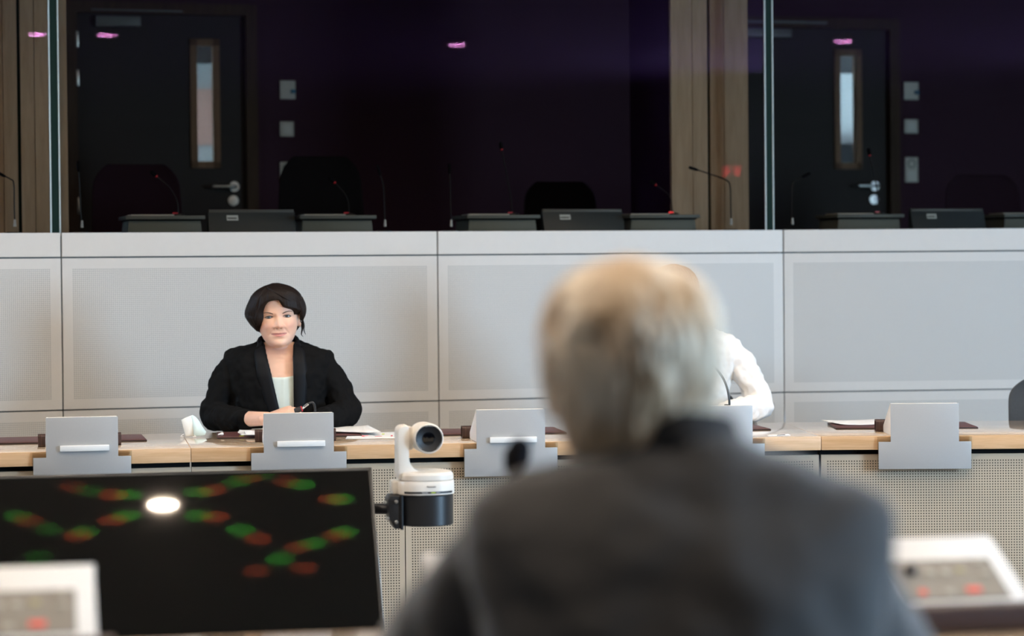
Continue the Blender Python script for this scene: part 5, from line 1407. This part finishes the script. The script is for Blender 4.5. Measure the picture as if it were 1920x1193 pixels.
def man_collar(t):
    V = []; Fc = []; n = 48; A0 = 2.25
    prof = [(.090, .078, 1.128, 0), (.079, .071, 1.150, .0), (.072, .066, 1.172, .0), (.0685, .0635, 1.176, 0), (.066, .061, 1.172, 0), (.068, .064, 1.140, 0)]
    for k in range(n + 1):
        a = -A0 + 2 * A0 * k / n; dz = -.030 * (1 - cos(a)) * .5
        for (rx, ry, z, _) in prof: V.append((rx * sin(a), .0 + ry * cos(a) - .004, z + dz))
    m_ = len(prof)
    for k in range(n):
        for j in range(m_): Fc.append((k * m_ + j, k * m_ + (j + 1) % m_, (k + 1) * m_ + (j + 1) % m_, (k + 1) * m_ + j))
    Fc.append(tuple(range(m_))); Fc.append(tuple(range(n * m_, (n + 1) * m_))[::-1])
    link('collar', mesh_from('collar', V, Fc), 'collar_grey', t)
cfg_m = dict(torso=TMN, head_m=Matrix.Translation((.052, -.030, 1.082)) @ Matrix.Rotation(radians(-2), 4, 'Y') @ Matrix.Rotation(radians(13), 4, 'Z') @ Matrix.Rotation(radians(7), 4, 'X'), hs=1.12, skin='skin_m', neck_base=(.010, .010, 1.09), neck_r=.060, hair=hair_m, voxel=.004, smooth=1, face=True,
    arms=[[(s * .180, .0, 1.01, 0, .044), (s * (.262 + .016 * s), -.185, .888, 0, .036), (s * .305, -.36, .803, 0, .034), (s * .225, -.495, .791, 0, .032), (s * .12, -.62, .79, 0, .029)] for s in (-1, 1)],
    hands=[((-.12, -.622, .79), (.08, -.05, .004), (0, 0, -1), 1, (.3, .5, .4), .03, 1.08), ((.12, -.622, .79), (-.08, -.05, .004), (0, 0, -1), -1, (.3, .5, .4), .03, 1.08)],
    sleeves=[[(s * (.182 + .004 * s), .0, 1.018, .066), (s * (.205 + .014 * s), -.05, .960, .071), (s * (.266 + .018 * s), -.19, .885, .067), (s * .305, -.36, .803, .060), (s * .235, -.485, .792, .054), (s * .145, -.59, .790, .046)] for s in (-1, 1)],
    fold=(9.0, .0085, 7.7, (1, 1, 1.2)), jvox=.006, jacket='wool_grey', collar=man_collar)
pmn = person('man with grey hair and charcoal jacket seen from behind in front of the camera', (.188, 2.80, 0), pi, cfg_m)
mch = chair('charcoal chair under the grey-haired man, below the view', 'chair_grey', .46, .50, .82, .05, 'chairs of the hall')
mch.location = (.176, 2.80 - .28, 0); mch.rotation_euler.z = pi

# small red-lit display on the window wall, seen only as a reflection in the booth glass
rd = thing('wall_display', 'small red lit display high on the side wall, reflected before the oak pillar', 'display', (XR - .001, 1.07, 2.29), 0)
MB().box((-.012, 0, 0), (.024, .34, .16), bev=.004).build('housing', 'cam_black', rd)
for yy in (-.085, .085): MB().box((-.026, yy, 0), (.006, .08, .09), bev=.002).build('lit_field', mat('red_lit_field', (.5, .02, .02), .4, emit=(1, .06, .05), estr=26.0), rd)
